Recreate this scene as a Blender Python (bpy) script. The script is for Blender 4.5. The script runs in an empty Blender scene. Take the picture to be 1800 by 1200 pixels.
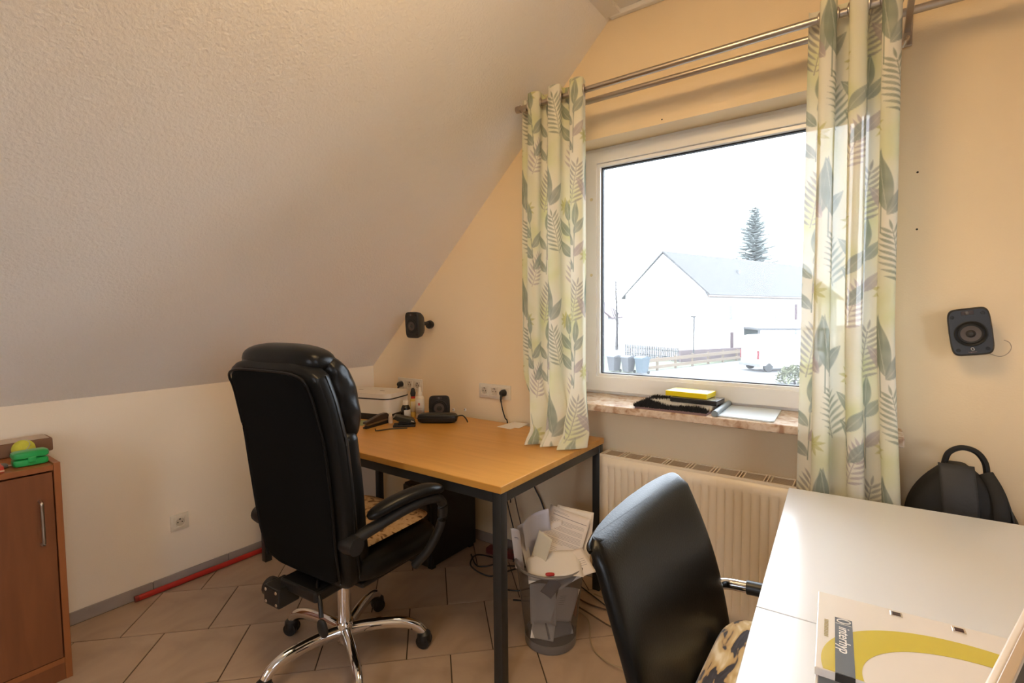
import bpy, bmesh, math, random
import numpy as np
from mathutils import Vector, Matrix, Euler
random.seed(7)
rng = np.random.RandomState(11)
scene = bpy.context.scene
COL = scene.collection
PI = math.pi
def R_(d): return math.radians(d)

# ------------------------------------------------------------------ camera
cam_d = bpy.data.cameras.new('camera'); cam = bpy.data.objects.new('camera', cam_d); COL.objects.link(cam)
cam_d.sensor_width = 36.0; cam_d.lens = 876.16 / 1800 * 36.0; cam_d.clip_start = 0.02; cam_d.clip_end = 500
right = Vector((0.8120, 0.5835, -0.0081)); down = Vector((0.0266, -0.0509, -0.9983)); fwd = Vector((-0.5830, 0.8105, -0.0569))
fwd.normalize(); right = (right - right.dot(fwd) * fwd).normalized(); up = right.cross(fwd)
m = Matrix.Identity(4)
for i in range(3):
    m[i][0] = right[i]; m[i][1] = up[i]; m[i][2] = -fwd[i]
m.translation = Vector((0, 0, 1.32))
cam.matrix_world = m
scene.camera = cam

# ------------------------------------------------------------------ sky, exposure
world = bpy.data.worlds.new('overcast_sky'); scene.world = world; world.use_nodes = True
bg = world.node_tree.nodes['Background']
bg.inputs[0].default_value = (0.88, 0.96, 1.09, 1); bg.inputs[1].default_value = 5.5
vs = scene.view_settings
vs.view_transform = 'Standard'; vs.look = 'None'; vs.gamma = 1.0; vs.use_curve_mapping = False; vs.exposure = 1.0
scene.cycles.use_denoising = True
scene.cycles.max_bounces = 10; scene.cycles.diffuse_bounces = 6; scene.cycles.transparent_max_bounces = 16
scene.cycles.sample_clamp_indirect = 6.0

# ------------------------------------------------------------------ helpers
MATS = {}
def mat(name, col, rough=0.5, metal=0.0, noise=None, bump=None, spec=0.5, coat=0.0, emit=None, sheen=0.0):
    """noise=(scale, amount, detail) varies the colour; bump=(scale, strength, distance)"""
    if name in MATS: return MATS[name]
    mt = bpy.data.materials.new(name); mt.use_nodes = True
    nt = mt.node_tree; b = nt.nodes['Principled BSDF']
    b.inputs['Base Color'].default_value = (*col, 1); b.inputs['Roughness'].default_value = rough
    b.inputs['Metallic'].default_value = metal; b.inputs['Specular IOR Level'].default_value = spec
    b.inputs['Coat Weight'].default_value = coat; b.inputs['Sheen Weight'].default_value = sheen
    if emit: b.inputs['Emission Color'].default_value = (*emit[0], 1); b.inputs['Emission Strength'].default_value = emit[1]
    if noise or bump:
        tc = nt.nodes.new('ShaderNodeTexCoord')
    if noise:
        n = nt.nodes.new('ShaderNodeTexNoise'); n.inputs['Scale'].default_value = noise[0]; n.inputs['Detail'].default_value = noise[2] if len(noise) > 2 else 4
        nt.links.new(tc.outputs['Object'], n.inputs['Vector'])
        r = nt.nodes.new('ShaderNodeMapRange'); r.inputs['From Min'].default_value = .3; r.inputs['From Max'].default_value = .7
        r.inputs['To Min'].default_value = 1 - noise[1]; r.inputs['To Max'].default_value = 1 + noise[1]
        nt.links.new(n.outputs['Fac'], r.inputs['Value'])
        v = nt.nodes.new('ShaderNodeVectorMath'); v.operation = 'SCALE'; v.inputs[0].default_value = col
        nt.links.new(r.outputs[0], v.inputs['Scale']); nt.links.new(v.outputs[0], b.inputs['Base Color'])
    if bump:
        n2 = nt.nodes.new('ShaderNodeTexNoise'); n2.inputs['Scale'].default_value = bump[0]; n2.inputs['Detail'].default_value = 5
        nt.links.new(tc.outputs['Object'], n2.inputs['Vector'])
        bp = nt.nodes.new('ShaderNodeBump'); bp.inputs['Strength'].default_value = bump[1]; bp.inputs['Distance'].default_value = bump[2]
        nt.links.new(n2.outputs['Fac'], bp.inputs['Height']); nt.links.new(bp.outputs[0], b.inputs['Normal'])
    MATS[name] = mt
    return mt

def wood(name, c1, c2, rough=0.35, axis=0, scale=5.0, stretch=14.0, coat=0.0):
    if name in MATS: return MATS[name]
    mt = bpy.data.materials.new(name); mt.use_nodes = True; nt = mt.node_tree; b = nt.nodes['Principled BSDF']
    tc = nt.nodes.new('ShaderNodeTexCoord'); mp = nt.nodes.new('ShaderNodeMapping')
    s = [scale * stretch] * 3; s[axis] = scale; mp.inputs['Scale'].default_value = s
    nt.links.new(tc.outputs['Object'], mp.inputs['Vector'])
    n = nt.nodes.new('ShaderNodeTexNoise'); n.inputs['Scale'].default_value = 1.0; n.inputs['Detail'].default_value = 6; n.inputs['Distortion'].default_value = .6
    nt.links.new(mp.outputs[0], n.inputs['Vector'])
    cr = nt.nodes.new('ShaderNodeValToRGB'); cr.color_ramp.elements[0].position = .3; cr.color_ramp.elements[1].position = .7
    cr.color_ramp.elements[0].color = (*c1, 1); cr.color_ramp.elements[1].color = (*c2, 1)
    nt.links.new(n.outputs['Fac'], cr.inputs[0]); nt.links.new(cr.outputs[0], b.inputs['Base Color'])
    b.inputs['Roughness'].default_value = rough; b.inputs['Coat Weight'].default_value = coat
    MATS[name] = mt
    return mt

def ramp_mat(name, tex, stops, rough=.6, scale=10., distort=0., bump=0., detail=3., mapping=None, sheen=0.):
    """colour ramp over a noise / voronoi / wave texture"""
    if name in MATS: return MATS[name]
    mt = bpy.data.materials.new(name); mt.use_nodes = True; nt = mt.node_tree; b = nt.nodes['Principled BSDF']
    tc = nt.nodes.new('ShaderNodeTexCoord'); mp = nt.nodes.new('ShaderNodeMapping')
    if mapping: mp.inputs['Scale'].default_value = mapping
    nt.links.new(tc.outputs['Object'], mp.inputs['Vector'])
    if tex == 'noise':
        n = nt.nodes.new('ShaderNodeTexNoise'); n.inputs['Detail'].default_value = detail; n.inputs['Distortion'].default_value = distort; out = n.outputs['Fac']
    elif tex == 'voronoi':
        n = nt.nodes.new('ShaderNodeTexVoronoi'); out = n.outputs['Distance']
    else:
        n = nt.nodes.new('ShaderNodeTexWave'); n.inputs['Distortion'].default_value = distort; n.inputs['Detail'].default_value = detail; out = n.outputs['Fac']
    n.inputs['Scale'].default_value = scale
    nt.links.new(mp.outputs[0], n.inputs['Vector'])
    cr = nt.nodes.new('ShaderNodeValToRGB'); cr.color_ramp.elements.remove(cr.color_ramp.elements[1])
    cr.color_ramp.elements[0].position = stops[0][0]; cr.color_ramp.elements[0].color = (*stops[0][1], 1)
    for p, c in stops[1:]:
        e = cr.color_ramp.elements.new(p); e.color = (*c, 1)
    nt.links.new(out, cr.inputs[0]); nt.links.new(cr.outputs[0], b.inputs['Base Color'])
    b.inputs['Roughness'].default_value = rough; b.inputs['Sheen Weight'].default_value = sheen
    if bump:
        bp = nt.nodes.new('ShaderNodeBump'); bp.inputs['Strength'].default_value = bump; bp.inputs['Distance'].default_value = .01
        nt.links.new(out, bp.inputs['Height']); nt.links.new(bp.outputs[0], b.inputs['Normal'])
    MATS[name] = mt
    return mt

WM = {}   # world matrices of the things
def wmat(o): return WM.get(o.name, Matrix.Identity(4))
def thing(name, label, cat, loc=(0, 0, 0), rz=0.0, group=None, rot=None):
    o = bpy.data.objects.new(name, None); COL.objects.link(o)
    o.empty_display_size = .05
    o.location = loc; o.rotation_euler = rot if rot else (0, 0, rz)
    o['label'] = label; o['category'] = cat
    if group: o['group'] = group
    WM[o.name] = Matrix.Translation(Vector(loc)) @ Euler(o.rotation_euler).to_matrix().to_4x4()
    return o
def tag(o, label=None, cat=None, group=None, kind=None):
    if label: o['label'] = label
    if cat: o['category'] = cat
    if group: o['group'] = group
    if kind: o['kind'] = kind
    return o
def obj(name, bm, mt, parent=None, smooth=False, world=False, loc=None, rz=0.0, label=None):
    me = bpy.data.meshes.new(name)
    if world and parent is not None: bm.transform(wmat(parent).inverted())
    bmesh.ops.recalc_face_normals(bm, faces=bm.faces[:])
    bm.to_mesh(me); bm.free()
    if smooth:
        for p in me.polygons: p.use_smooth = True
        if smooth != 'all': me.set_sharp_from_angle(angle=R_(40))
    o = bpy.data.objects.new(name, me); COL.objects.link(o)
    if mt: me.materials.append(mt)
    if parent is not None: o.parent = parent
    if loc is not None: o.location = loc; o.rotation_euler = (0, 0, rz)
    if loc is not None: WM[o.name] = (wmat(parent) if parent else Matrix.Identity(4)) @ Matrix.Translation(Vector(loc)) @ Matrix.Rotation(rz, 4, 'Z')
    elif parent is not None: WM[o.name] = wmat(parent)
    if label: o['label'] = label
    return o
def struct(name, bm, mt, smooth=False, label=None):
    o = obj(name, bm, mt, smooth=smooth); o['kind'] = 'structure'
    if label: o['label'] = label
    return o

def box(x0, x1, y0, y1, z0, z1, bev=0.0, seg=2, bm=None):
    b = bmesh.new()
    bmesh.ops.create_cube(b, size=1)
    bmesh.ops.scale(b, vec=(x1 - x0, y1 - y0, z1 - z0), verts=b.verts)
    bmesh.ops.translate(b, vec=((x0 + x1) / 2, (y0 + y1) / 2, (z0 + z1) / 2), verts=b.verts)
    if bev > 0: bmesh.ops.bevel(b, geom=b.edges[:], offset=bev, segments=seg, profile=.5, affect='EDGES')
    return join(bm, b)
def join(a, b):
    if a is None: return b
    me = bpy.data.meshes.new('tmp'); b.to_mesh(me); b.free(); a.from_mesh(me); bpy.data.meshes.remove(me)
    return a
def xf(bm, loc=(0, 0, 0), rot=(0, 0, 0), sc=(1, 1, 1)):
    bm.transform(Matrix.Translation(Vector(loc)) @ Euler(rot).to_matrix().to_4x4() @ Matrix.Diagonal((*sc, 1)))
    return bm
def poly_prism(pts, h0, h1, axis='z', bev=0.0):
    """pts 2D polygon extruded along axis between h0, h1"""
    b = bmesh.new()
    def mk(p, h):
        if axis == 'z': return (p[0], p[1], h)
        if axis == 'y': return (p[0], h, p[1])
        return (h, p[0], p[1])
    lo = [b.verts.new(mk(p, h0)) for p in pts]; hi = [b.verts.new(mk(p, h1)) for p in pts]
    n = len(pts)
    b.faces.new(lo[::-1]); b.faces.new(hi)
    for i in range(n): b.faces.new((lo[i], lo[(i + 1) % n], hi[(i + 1) % n], hi[i]))
    if bev: bmesh.ops.bevel(b, geom=b.edges[:], offset=bev, segments=2, profile=.5, affect='EDGES')
    return b
def tube(path, r, seg=10, closed=False, rx=None, cap=True, upv=(0, 0, 1)):
    """sweep a (possibly elliptic / varying) section along path points; r number or list; rx = second radius"""
    b = bmesh.new(); P = [Vector(p) for p in path]; n = len(P); rings = []
    rr = r if isinstance(r, (list, tuple)) else [r] * n
    r2 = rx if isinstance(rx, (list, tuple)) else ([rx] * n if rx else rr)
    for i in range(n):
        if closed: t = P[(i + 1) % n] - P[i - 1]
        else: t = P[min(i + 1, n - 1)] - P[max(i - 1, 0)]
        t.normalize(); u = Vector(upv)
        if abs(t.dot(u)) > .98: u = Vector((1, 0, 0)) if abs(t.x) < .9 else Vector((0, 1, 0))
        s = t.cross(u).normalized(); w = s.cross(t).normalized()
        rings.append([b.verts.new(P[i] + s * (math.cos(2 * PI * k / seg) * rr[i]) + w * (math.sin(2 * PI * k / seg) * r2[i])) for k in range(seg)])
    for i in range(n if closed else n - 1):
        a, c = rings[i], rings[(i + 1) % n]
        for k in range(seg): b.faces.new((a[k], a[(k + 1) % seg], c[(k + 1) % seg], c[k]))
    if cap and not closed:
        b.faces.new(rings[0][::-1]); b.faces.new(rings[-1])
    return b
def smooth_path(pts, sub=8):
    """Catmull-Rom through pts"""
    P = [Vector(p) for p in pts]; out = []
    for i in range(len(P) - 1):
        p0 = P[max(i - 1, 0)]; p1 = P[i]; p2 = P[i + 1]; p3 = P[min(i + 2, len(P) - 1)]
        for k in range(sub):
            t = k / sub
            out.append(.5 * ((2 * p1) + (p2 - p0) * t + (2 * p0 - 5 * p1 + 4 * p2 - p3) * t * t + (3 * p1 - p0 - 3 * p2 + p3) * t ** 3))
    out.append(P[-1]); return out
def lathe(prof, seg=24, cx=0, cy=0):
    """prof list of (radius, z)"""
    b = bmesh.new(); rings = []
    for r, z in prof:
        if r < 1e-5: rings.append([b.verts.new((cx, cy, z))])
        else: rings.append([b.verts.new((cx + r * math.cos(2 * PI * k / seg), cy + r * math.sin(2 * PI * k / seg), z)) for k in range(seg)])
    for a, c in zip(rings[:-1], rings[1:]):
        for k in range(seg):
            k2 = (k + 1) % seg
            if len(a) == 1 and len(c) == 1: continue
            if len(a) == 1: b.faces.new((a[0], c[k2], c[k]))
            elif len(c) == 1: b.faces.new((a[k], a[k2], c[0]))
            else: b.faces.new((a[k], a[k2], c[k2], c[k]))
    return b
def loft(rings, cap=True):
    """rings: list of lists of points, same count"""
    b = bmesh.new(); V = [[b.verts.new(p) for p in r] for r in rings]
    n = len(rings[0])
    for a, c in zip(V[:-1], V[1:]):
        for k in range(n): b.faces.new((a[k], a[(k + 1) % n], c[(k + 1) % n], c[k]))
    if cap: b.faces.new(V[0][::-1]); b.faces.new(V[-1])
    return b
def sq(t, a, b_, n=4.0):
    """superellipse point"""
    c, s = math.cos(t), math.sin(t)
    return (a * math.copysign(abs(c) ** (2 / n), c), b_ * math.copysign(abs(s) ** (2 / n), s))
def cushion(cx, cy, cz, a, b_, h, n=4.0, nv=3.0, seg=40, rings=14):
    """superellipsoid pillow: half sizes a, b_, h"""
    R = []
    for i in range(1, rings):
        ph = -PI / 2 + PI * i / rings
        c, s = math.cos(ph), math.sin(ph)
        k = abs(c) ** (2 / nv); z = h * math.copysign(abs(s) ** (2 / nv), s)
        R.append([(cx + k * sq(2 * PI * j / seg, a, b_, n)[0], cy + k * sq(2 * PI * j / seg, a, b_, n)[1], cz + z) for j in range(seg)])
    return loft(R)
def grid(nu, nv, fn):
    b = bmesh.new()
    V = [[b.verts.new(fn(i / nu, j / nv)) for j in range(nv + 1)] for i in range(nu + 1)]
    for i in range(nu):
        for j in range(nv): b.faces.new((V[i][j], V[i + 1][j], V[i + 1][j + 1], V[i][j + 1]))
    return b
def dup(o, parent=None, loc=None, rz=None, label=None):
    c = o.copy(); COL.objects.link(c); c.parent = parent
    if loc is not None: c.location = loc
    if rz is not None: c.rotation_euler = (0, 0, rz)
    if label: c['label'] = label
    for ch in list(o.children): dup(ch, c)
    return c
def thicken(o, t, off=0.0):
    md = o.modifiers.new('thick', 'SOLIDIFY'); md.thickness = t; md.offset = off; return o
def textmesh(body, size, shear=0.0):
    cu = bpy.data.curves.new('tx', 'FONT'); cu.body = body; cu.size = size; cu.shear = shear; cu.extrude = 0.0003
    o = bpy.data.objects.new('tx', cu); COL.objects.link(o)
    dg = bpy.context.evaluated_depsgraph_get(); me = bpy.data.meshes.new_from_object(o.evaluated_get(dg))
    b = bmesh.new(); b.from_mesh(me); bpy.data.objects.remove(o); bpy.data.curves.remove(cu); bpy.data.meshes.remove(me)
    return b

# ------------------------------------------------------------------ common materials
M_wall = mat('cream_wall_paint', (0.86, 0.695, 0.465), .9, noise=(1.2, .03, 2), bump=(160, .25, .002))
M_knee = mat('pale_cream_knee_wall_paint', (0.86, 0.765, 0.63), .9, noise=(1.2, .03, 2), bump=(160, .25, .002))
M_slope = mat('white_textured_ceiling_paint', (0.86, 0.81, 0.74), .95, noise=(.9, .03, 2), bump=(95, .7, .004))
M_ceil = mat('white_ceiling_board', (0.80, 0.76, 0.70), .7)
M_tile = ramp_mat('beige_floor_tile', 'noise', [(.3, (.36, .255, .175)), (.52, (.46, .335, .24)), (.75, (.54, .405, .30))], rough=.32, scale=3.0, distort=1.2, detail=6)
M_grout = mat('dark_grout', (.07, .05, .035), .95)
M_skirt = mat('grey_skirting_tile', (.33, .28, .25), .5, noise=(8, .12))
M_pvc = mat('white_window_plastic', (.80, .79, .78), .35)
M_black = mat('black_plastic', (.012, .012, .013), .42, bump=(400, .1, .0005))
M_leather = mat('black_leather', (.007, .007, .007), .32, bump=(240, .3, .001), spec=.24)
M_blackfab = mat('black_back_fabric', (.004, .004, .004), .9, bump=(500, .3, .0005), spec=.15)
M_chrome = mat('chrome', (.82, .82, .84), .07, metal=1)
M_steel = mat('brushed_steel', (.52, .46, .40), .3, metal=1)
M_dark = mat('black_steel_tube', (.018, .02, .022), .38)
M_white = mat('white_plastic', (.80, .77, .72), .35)
M_cablek = mat('black_cable', (.012, .012, .012), .5)

# ------------------------------------------------------------------ room
W = 2.2; K = -2.75; ZK = .97; ZC = 2.68; XS = -1.0; XR = 2.4; YB = -1.7; TS = (ZC - ZK) / (XS - K)
HX0, HX1, HZ0, HZ1 = -1.215, .055, .86, 2.142     # window opening
def slope_x(z): return K + (z - ZK) / TS
# floor with diagonal half-bond tiles
fl = struct('floor', box(K - .1, XR + .1, YB - .1, W + .1, -.12, -.0035), M_grout, label='dark grout bed under beige diagonal floor tiles')
def clip(poly, a, b, c):   # keep a*x+b*y<=c
    out = []
    for i in range(len(poly)):
        p, q = poly[i], poly[(i + 1) % len(poly)]
        dp = a * p[0] + b * p[1] - c; dq = a * q[0] + b * q[1] - c
        if dp <= 0: out.append(p)
        if (dp < 0 < dq) or (dq < 0 < dp):
            t = dp / (dp - dq); out.append((p[0] + (q[0] - p[0]) * t, p[1] + (q[1] - p[1]) * t))
    return out
S2 = math.sqrt(.5); PV = .3365; PU = .3345; g = .0026
full = None
for r in range(-9, 5):
    v0 = 2.2155 + r * PV
    for k in range(-12, 12):
        u0 = .0545 + k * PU + (0 if r % 2 == 0 else PU / 2)
        q = [(u0 + g, v0 + g), (u0 + PU - g, v0 + g), (u0 + PU - g, v0 + PV - g), (u0 + g, v0 + PV - g)]
        xy = [((u - v) * S2, (u + v) * S2) for u, v in q]
        cx = sum(p[0] for p in xy) / 4; cy = sum(p[1] for p in xy) / 4
        if cx < K - .3 or cx > 1.3 or cy < -.25 or cy > W + .3: continue
        cl = clip(clip(xy, -1, 0, -(K + .011)), 0, 1, W - .011)
        if len(cl) < 3: continue
        whole = len(cl) == 4 and all(abs(a[0] - b[0]) + abs(a[1] - b[1]) < 1e-6 for a, b in zip(cl, xy))
        if whole and full is not None:
            o = bpy.data.objects.new('floor_tile', full); COL.objects.link(o); o.parent = fl
        else:
            bm = poly_prism([(p[0] - cx, p[1] - cy) for p in cl], -.0034, 0)
            o = obj('floor_tile', bm, M_tile, fl)
            if whole: full = o.data
        o.location = (cx, cy, 0)
# knee wall, sloped ceiling, flat ceiling, far walls
struct('wall_left', box(K - .12, K, YB - .1, W + .3, -.12, ZK), M_knee)
pts = [(K, ZK), (XS, ZC), (XS, ZC + .16), (K - .16, ZK)]
struct('ceiling_slope', poly_prism(pts, YB - .1, W + .3, 'y'), M_slope, label='sloping white textured attic ceiling')
struct('ceiling', box(XS, XR + .1, YB - .1, W + .3, ZC, ZC + .12), M_ceil)
# right wall with an added opening that lets in extra daylight (beside the photographer, outside the picture)
BY0, BY1, BZ0, BZ1 = -.98, .10, .98, 2.1
bm = bmesh.new()
ys_ = (YB - .1, BY0, BY1, W + .3); zs_ = (-.12, BZ0, BZ1, ZC)
for i in range(3):
    for j in range(3):
        if (i, j) != (1, 1): bm.faces.new([bm.verts.new((XR, a, b)) for a, b in ((ys_[i], zs_[j]), (ys_[i + 1], zs_[j]), (ys_[i + 1], zs_[j + 1]), (ys_[i], zs_[j + 1]))])
bmesh.ops.remove_doubles(bm, verts=bm.verts, dist=1e-5)
ext = bmesh.ops.extrude_face_region(bm, geom=bm.faces[:])
bmesh.ops.translate(bm, vec=(.12, 0, 0), verts=[e for e in ext['geom'] if isinstance(e, bmesh.types.BMVert)])
struct('wall_right', bm, M_wall)
# back wall with a small opening added for more fill daylight (behind the photographer)
bm = bmesh.new(); xs_ = (K - .1, -.60, .05, XR + .1); zs_ = (-.12, .85, 2.05, ZC)
for i in range(3):
    for j in range(3):
        if (i, j) != (1, 1): bm.faces.new([bm.verts.new((a, YB, b)) for a, b in ((xs_[i], zs_[j]), (xs_[i + 1], zs_[j]), (xs_[i + 1], zs_[j + 1]), (xs_[i], zs_[j + 1]))])
bmesh.ops.remove_doubles(bm, verts=bm.verts, dist=1e-5)
ext = bmesh.ops.extrude_face_region(bm, geom=bm.faces[:])
bmesh.ops.translate(bm, vec=(0, -.12, 0), verts=[e for e in ext['geom'] if isinstance(e, bmesh.types.BMVert)])
struct('wall_back', bm, M_wall)
# window wall with opening
bm = bmesh.new()
def fq(*p): bm.faces.new([bm.verts.new((a, W, b)) for a, b in p])
xa, xb = slope_x(HZ0) if HZ0 > ZK else K, XR
sx1 = slope_x(HZ1)
fq((K, 0), (HX0, 0), (HX0, HZ0), (K, HZ0)); fq((HX0, 0), (HX1, 0), (HX1, HZ0), (HX0, HZ0)); fq((HX1, 0), (XR, 0), (XR, HZ0), (HX1, HZ0))
fq((K, HZ0), (HX0, HZ0), (HX0, HZ1), (sx1, HZ1), (K, ZK)); fq((HX1, HZ0), (XR, HZ0), (XR, HZ1), (HX1, HZ1))
fq((sx1, HZ1), (HX0, HZ1), (XS, ZC)); fq((HX0, HZ1), (HX1, HZ1), (HX1, ZC), (XS, ZC)); fq((HX1, HZ1), (XR, HZ1), (XR, ZC), (HX1, ZC))
bmesh.ops.remove_doubles(bm, verts=bm.verts, dist=1e-5)
ext = bmesh.ops.extrude_face_region(bm, geom=bm.faces[:])
bmesh.ops.translate(bm, vec=(0, .3, 0), verts=[e for e in ext['geom'] if isinstance(e, bmesh.types.BMVert)])
struct('wall_window', bm, M_wall)
# skirting of cut tiles along the knee wall and the window wall
bl = struct('baseboard_left', box(K, K + .004, YB, W, .0, .05), M_grout)
y = .868 - .343 * 4; first = None
while y < W - .02:
    y1 = min(y + .343, W)
    o = obj('skirting_tile', box(K + .003, K + .0105, y + .0016, y1 - .0016, .0005, .056, .0012, 1), M_skirt, bl); y += .343
bw = struct('baseboard_window', box(K, XR, W - .004, W, .0, .05), M_grout)
x = K + .012
while x < 1.2:
    obj('skirting_tile', box(x + .0016, x + .3414, W - .0105, W - .003, .0005, .056, .0012, 1), M_skirt, bw); x += .343
# white cove trim where ceiling and window wall / slope meet
tr = struct('trim_1', box(XS - .005, XR, W - .03, W, ZC - .022, ZC, .004, 1), M_ceil, label='white ceiling edge moulding over the window wall')
struct('trim_2', poly_prism([(XS - .02, ZC - .02), (XS + .05, ZC - .018), (XS + .05, ZC), (XS, ZC)], YB, W - .03, 'y'), M_ceil, label='white ceiling moulding along top of the slope')

# ------------------------------------------------------------------ window
YF = 2.335      # frame front plane
def frame(x0, x1, z0, z1, w, y0, y1, bev=.003, wb=None):
    b = bmesh.new()
    wb = wb or w
    o = [(x0, z0), (x1, z0), (x1, z1), (x0, z1)]; i_ = [(x0 + w, z0 + wb), (x1 - w, z0 + wb), (x1 - w, z1 - w), (x0 + w, z1 - w)]
    V = {}
    for nm, ps in (('o', o), ('i', i_)):
        for yy in (y0, y1):
            V[nm, yy] = [b.verts.new((p[0], yy, p[1])) for p in ps]
    for k in range(4):
        k2 = (k + 1) % 4
        b.faces.new((V['o', y0][k], V['o', y0][k2], V['i', y0][k2], V['i', y0][k]))
        b.faces.new((V['o', y1][k], V['i', y1][k], V['i', y1][k2], V['o', y1][k2]))
        b.faces.new((V['o', y0][k], V['o', y1][k], V['o', y1][k2], V['o', y0][k2]))
        b.faces.new((V['i', y0][k], V['i', y0][k2], V['i', y1][k2], V['i', y1][k]))
    if bev: bmesh.ops.bevel(b, geom=b.edges[:], offset=bev, segments=2, profile=.5, affect='EDGES')
    return b
FZ0, FZ1 = .905, 2.142
win = struct('window_1', frame(HX0, HX1, FZ0, FZ1, .035, YF, YF + .07), M_pvc, label='white plastic window with one large clear pane')
GX0, GX1, GZ0, GZ1 = -1.122, -.064, 1.005, 2.046
sash = obj('sash', frame(HX0 + .018, HX1 - .018, FZ0 + .014, FZ1 - .018, .06, YF - .016, YF + .05, wb=.074), M_pvc, win)
obj('glazing_bead', frame(GX0 - .017, GX1 + .017, GZ0 - .015, GZ1 + .017, .017, YF - .006, YF + .03, .002), mat('white_glazing_bead', (.85, .85, .85), .25), sash)
obj('gasket', frame(GX0 - .003, GX1 + .003, GZ0 - .003, GZ1 + .003, .009, YF + .012, YF + .036, 0), mat('black_rubber_gasket', (.01, .01, .012), .6), sash)
# glass: clear with a faint mirror reflection and an added translucent veil of glare
gm = bpy.data.materials.new('window_glass'); gm.use_nodes = True; nt = gm.node_tree; nt.nodes.clear()
o_ = nt.nodes.new('ShaderNodeOutputMaterial'); mx = nt.nodes.new('ShaderNodeMixShader'); t_ = nt.nodes.new('ShaderNodeBsdfTransparent'); g_ = nt.nodes.new('ShaderNodeBsdfGlossy')
fr = nt.nodes.new('ShaderNodeFresnel'); fr.inputs[0].default_value = 1.3; g_.inputs['Roughness'].default_value = .02
t_.inputs[0].default_value = (.97, .985, .98, 1)
glare_veil = nt.nodes.new('ShaderNodeBsdfTranslucent'); glare_veil.inputs[0].default_value = (.9, .9, .9, 1); m0 = nt.nodes.new('ShaderNodeMixShader'); m0.inputs[0].default_value = .02
nt.links.new(t_.outputs[0], m0.inputs[1]); nt.links.new(glare_veil.outputs[0], m0.inputs[2])
nt.links.new(fr.outputs[0], mx.inputs[0]); nt.links.new(m0.outputs[0], mx.inputs[1]); nt.links.new(g_.outputs[0], mx.inputs[2]); nt.links.new(mx.outputs[0], o_.inputs[0])
obj('pane', box(GX0 - .002, GX1 + .002, YF + .02, YF + .026, GZ0 - .002, GZ1 + .002), gm, sash)
for z in (1.26, 1.64): obj('plug_cap', xf(lathe([(0, .004), (.006, .004), (.008, 0), (0, 0)], 12), (HX0 + .05, YF - .016, z + .25), (R_(90), 0, 0)), mat('cream_plug_cap', (.7, .62, .4), .5), sash)
obj('hinge', xf(lathe([(0, .06), (.008, .06), (.008, 0), (0, 0)], 12), (HX0 + .024, YF - .022, .96)), M_pvc, win, smooth=True)
M_sill = ramp_mat('brown_marble', 'noise', [(.34, (.36, .21, .13)), (.45, (.56, .41, .29)), (.58, (.68, .56, .44)), (.72, (.46, .30, .19))], rough=.22, scale=26, distort=.4, detail=8)
struct('window_added_right', xf(frame(BY0, BY1, BZ0, BZ1, .07, -.10, -.03), (XR, 0, 0), (0, 0, R_(90))), M_pvc, label='white frame of the added unseen daylight window in right wall')
struct('window_added_back', frame(-.60, .05, .85, 2.05, .06, YB - .10, YB - .03), M_pvc, label='white frame of the added unseen daylight window in back wall')
sill = tag(obj('window_sill', box(-1.27, .10, 2.03, YF + .012, .873, .905, .004), M_sill), 'beige brown marble window sill above the radiator', 'window sill')
sill['kind'] = 'structure'; sill.name = 'window_sill'
# ------------------------------------------------------------------ outside
G = -2.7
M_lawn = mat('pale_grass', (.075, .085, .05), .95, noise=(.5, .25))
M_road = mat('pale_asphalt', (.13, .13, .13), .9, noise=(.8, .08))
struct('ground', box(-90, 60, -70, 160, G - .3, G - .02), M_road)
tag(obj('lawn', poly_prism([(-40, 30.5), (-12.6, 31.4), (-8.2, 45.5), (-12.2, 41.0), (-18.5, 43.5), (-40, 48)], G - .06, G - .001), M_lawn), 'pale green lawn behind the wooden rail fence', 'lawn', kind='stuff')
M_hw = mat('white_house_render', (.80, .80, .79), .9)
M_tile_r = ramp_mat('grey_roof_tiles', 'wave', [(.2, (.03, .029, .028)), (.6, (.055, .053, .052)), (1, (.075, .072, .07))], rough=.9, scale=1.6, distort=2.5, detail=3)
ax, ay = Vector((.306, .952, 0)), Vector((-.952, .306, 0))    # long axis, gable axis
ang = math.atan2(ax.y, ax.x)
h = thing('house', 'white two-storey house with grey tiled roof across the street', 'house', (-11.1, 42.7, G), ang)
HW, HL, HE, HR = 8.4, 26.0, 5.68, 9.25
obj('wall', poly_prism([(0, 0), (HW, 0), (HW, HE), (HW / 2, HR - .12), (0, HE)], 0, HL, 'x'), M_hw, h)
for s in (0, 1):
    ov = .5
    e = HE - ov * (HR - HE) / (HW / 2)
    p = [(-ov, e), (HW / 2, HR), (HW / 2, HR + .16), (-ov, e + .16)]
    if s: p = [(HW - a, b) for a, b in p]
    rf = obj('roof_slope', poly_prism(p, -.06, HL + .3, 'x'), M_tile_r, h)
obj('gutter', tube([(-.4, -.55, HE - .42), (HL + .3, -.55, HE - .42)], .09, 8), mat('brown_gutter', (.11, .085, .07), .6), h)
M_shut = mat('pink_shutter', (.06, .035, .038), .8); M_pane = mat('grey_window_pane', (.06, .065, .075), .3)
for i, (x_, z0, z1, w, mt) in enumerate([(3.0, 3.3, 4.5, 1.1, M_pane), (3.2, .55, 2.2, 1.1, M_shut), (11.2, 3.0, 4.2, .7, M_pane), (8.0, .7, 2.1, .9, M_pane), (15.2, .9, 2.5, 1.1, M_pane), (15.0, 3.1, 4.7, 1.2, M_shut), (20.5, 3.1, 4.7, 1.2, M_shut), (20.5, .9, 2.5, 1.1, M_pane)]):
    f = obj('window', box(x_, x_ + w, -.06, .02, z0, z1), mat('white_house_window', (.75, .75, .75), .6), h)
    obj('shutter', box(x_ + w * .55, x_ + w, -.09, -.05, z0, z1), mt, f)
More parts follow.
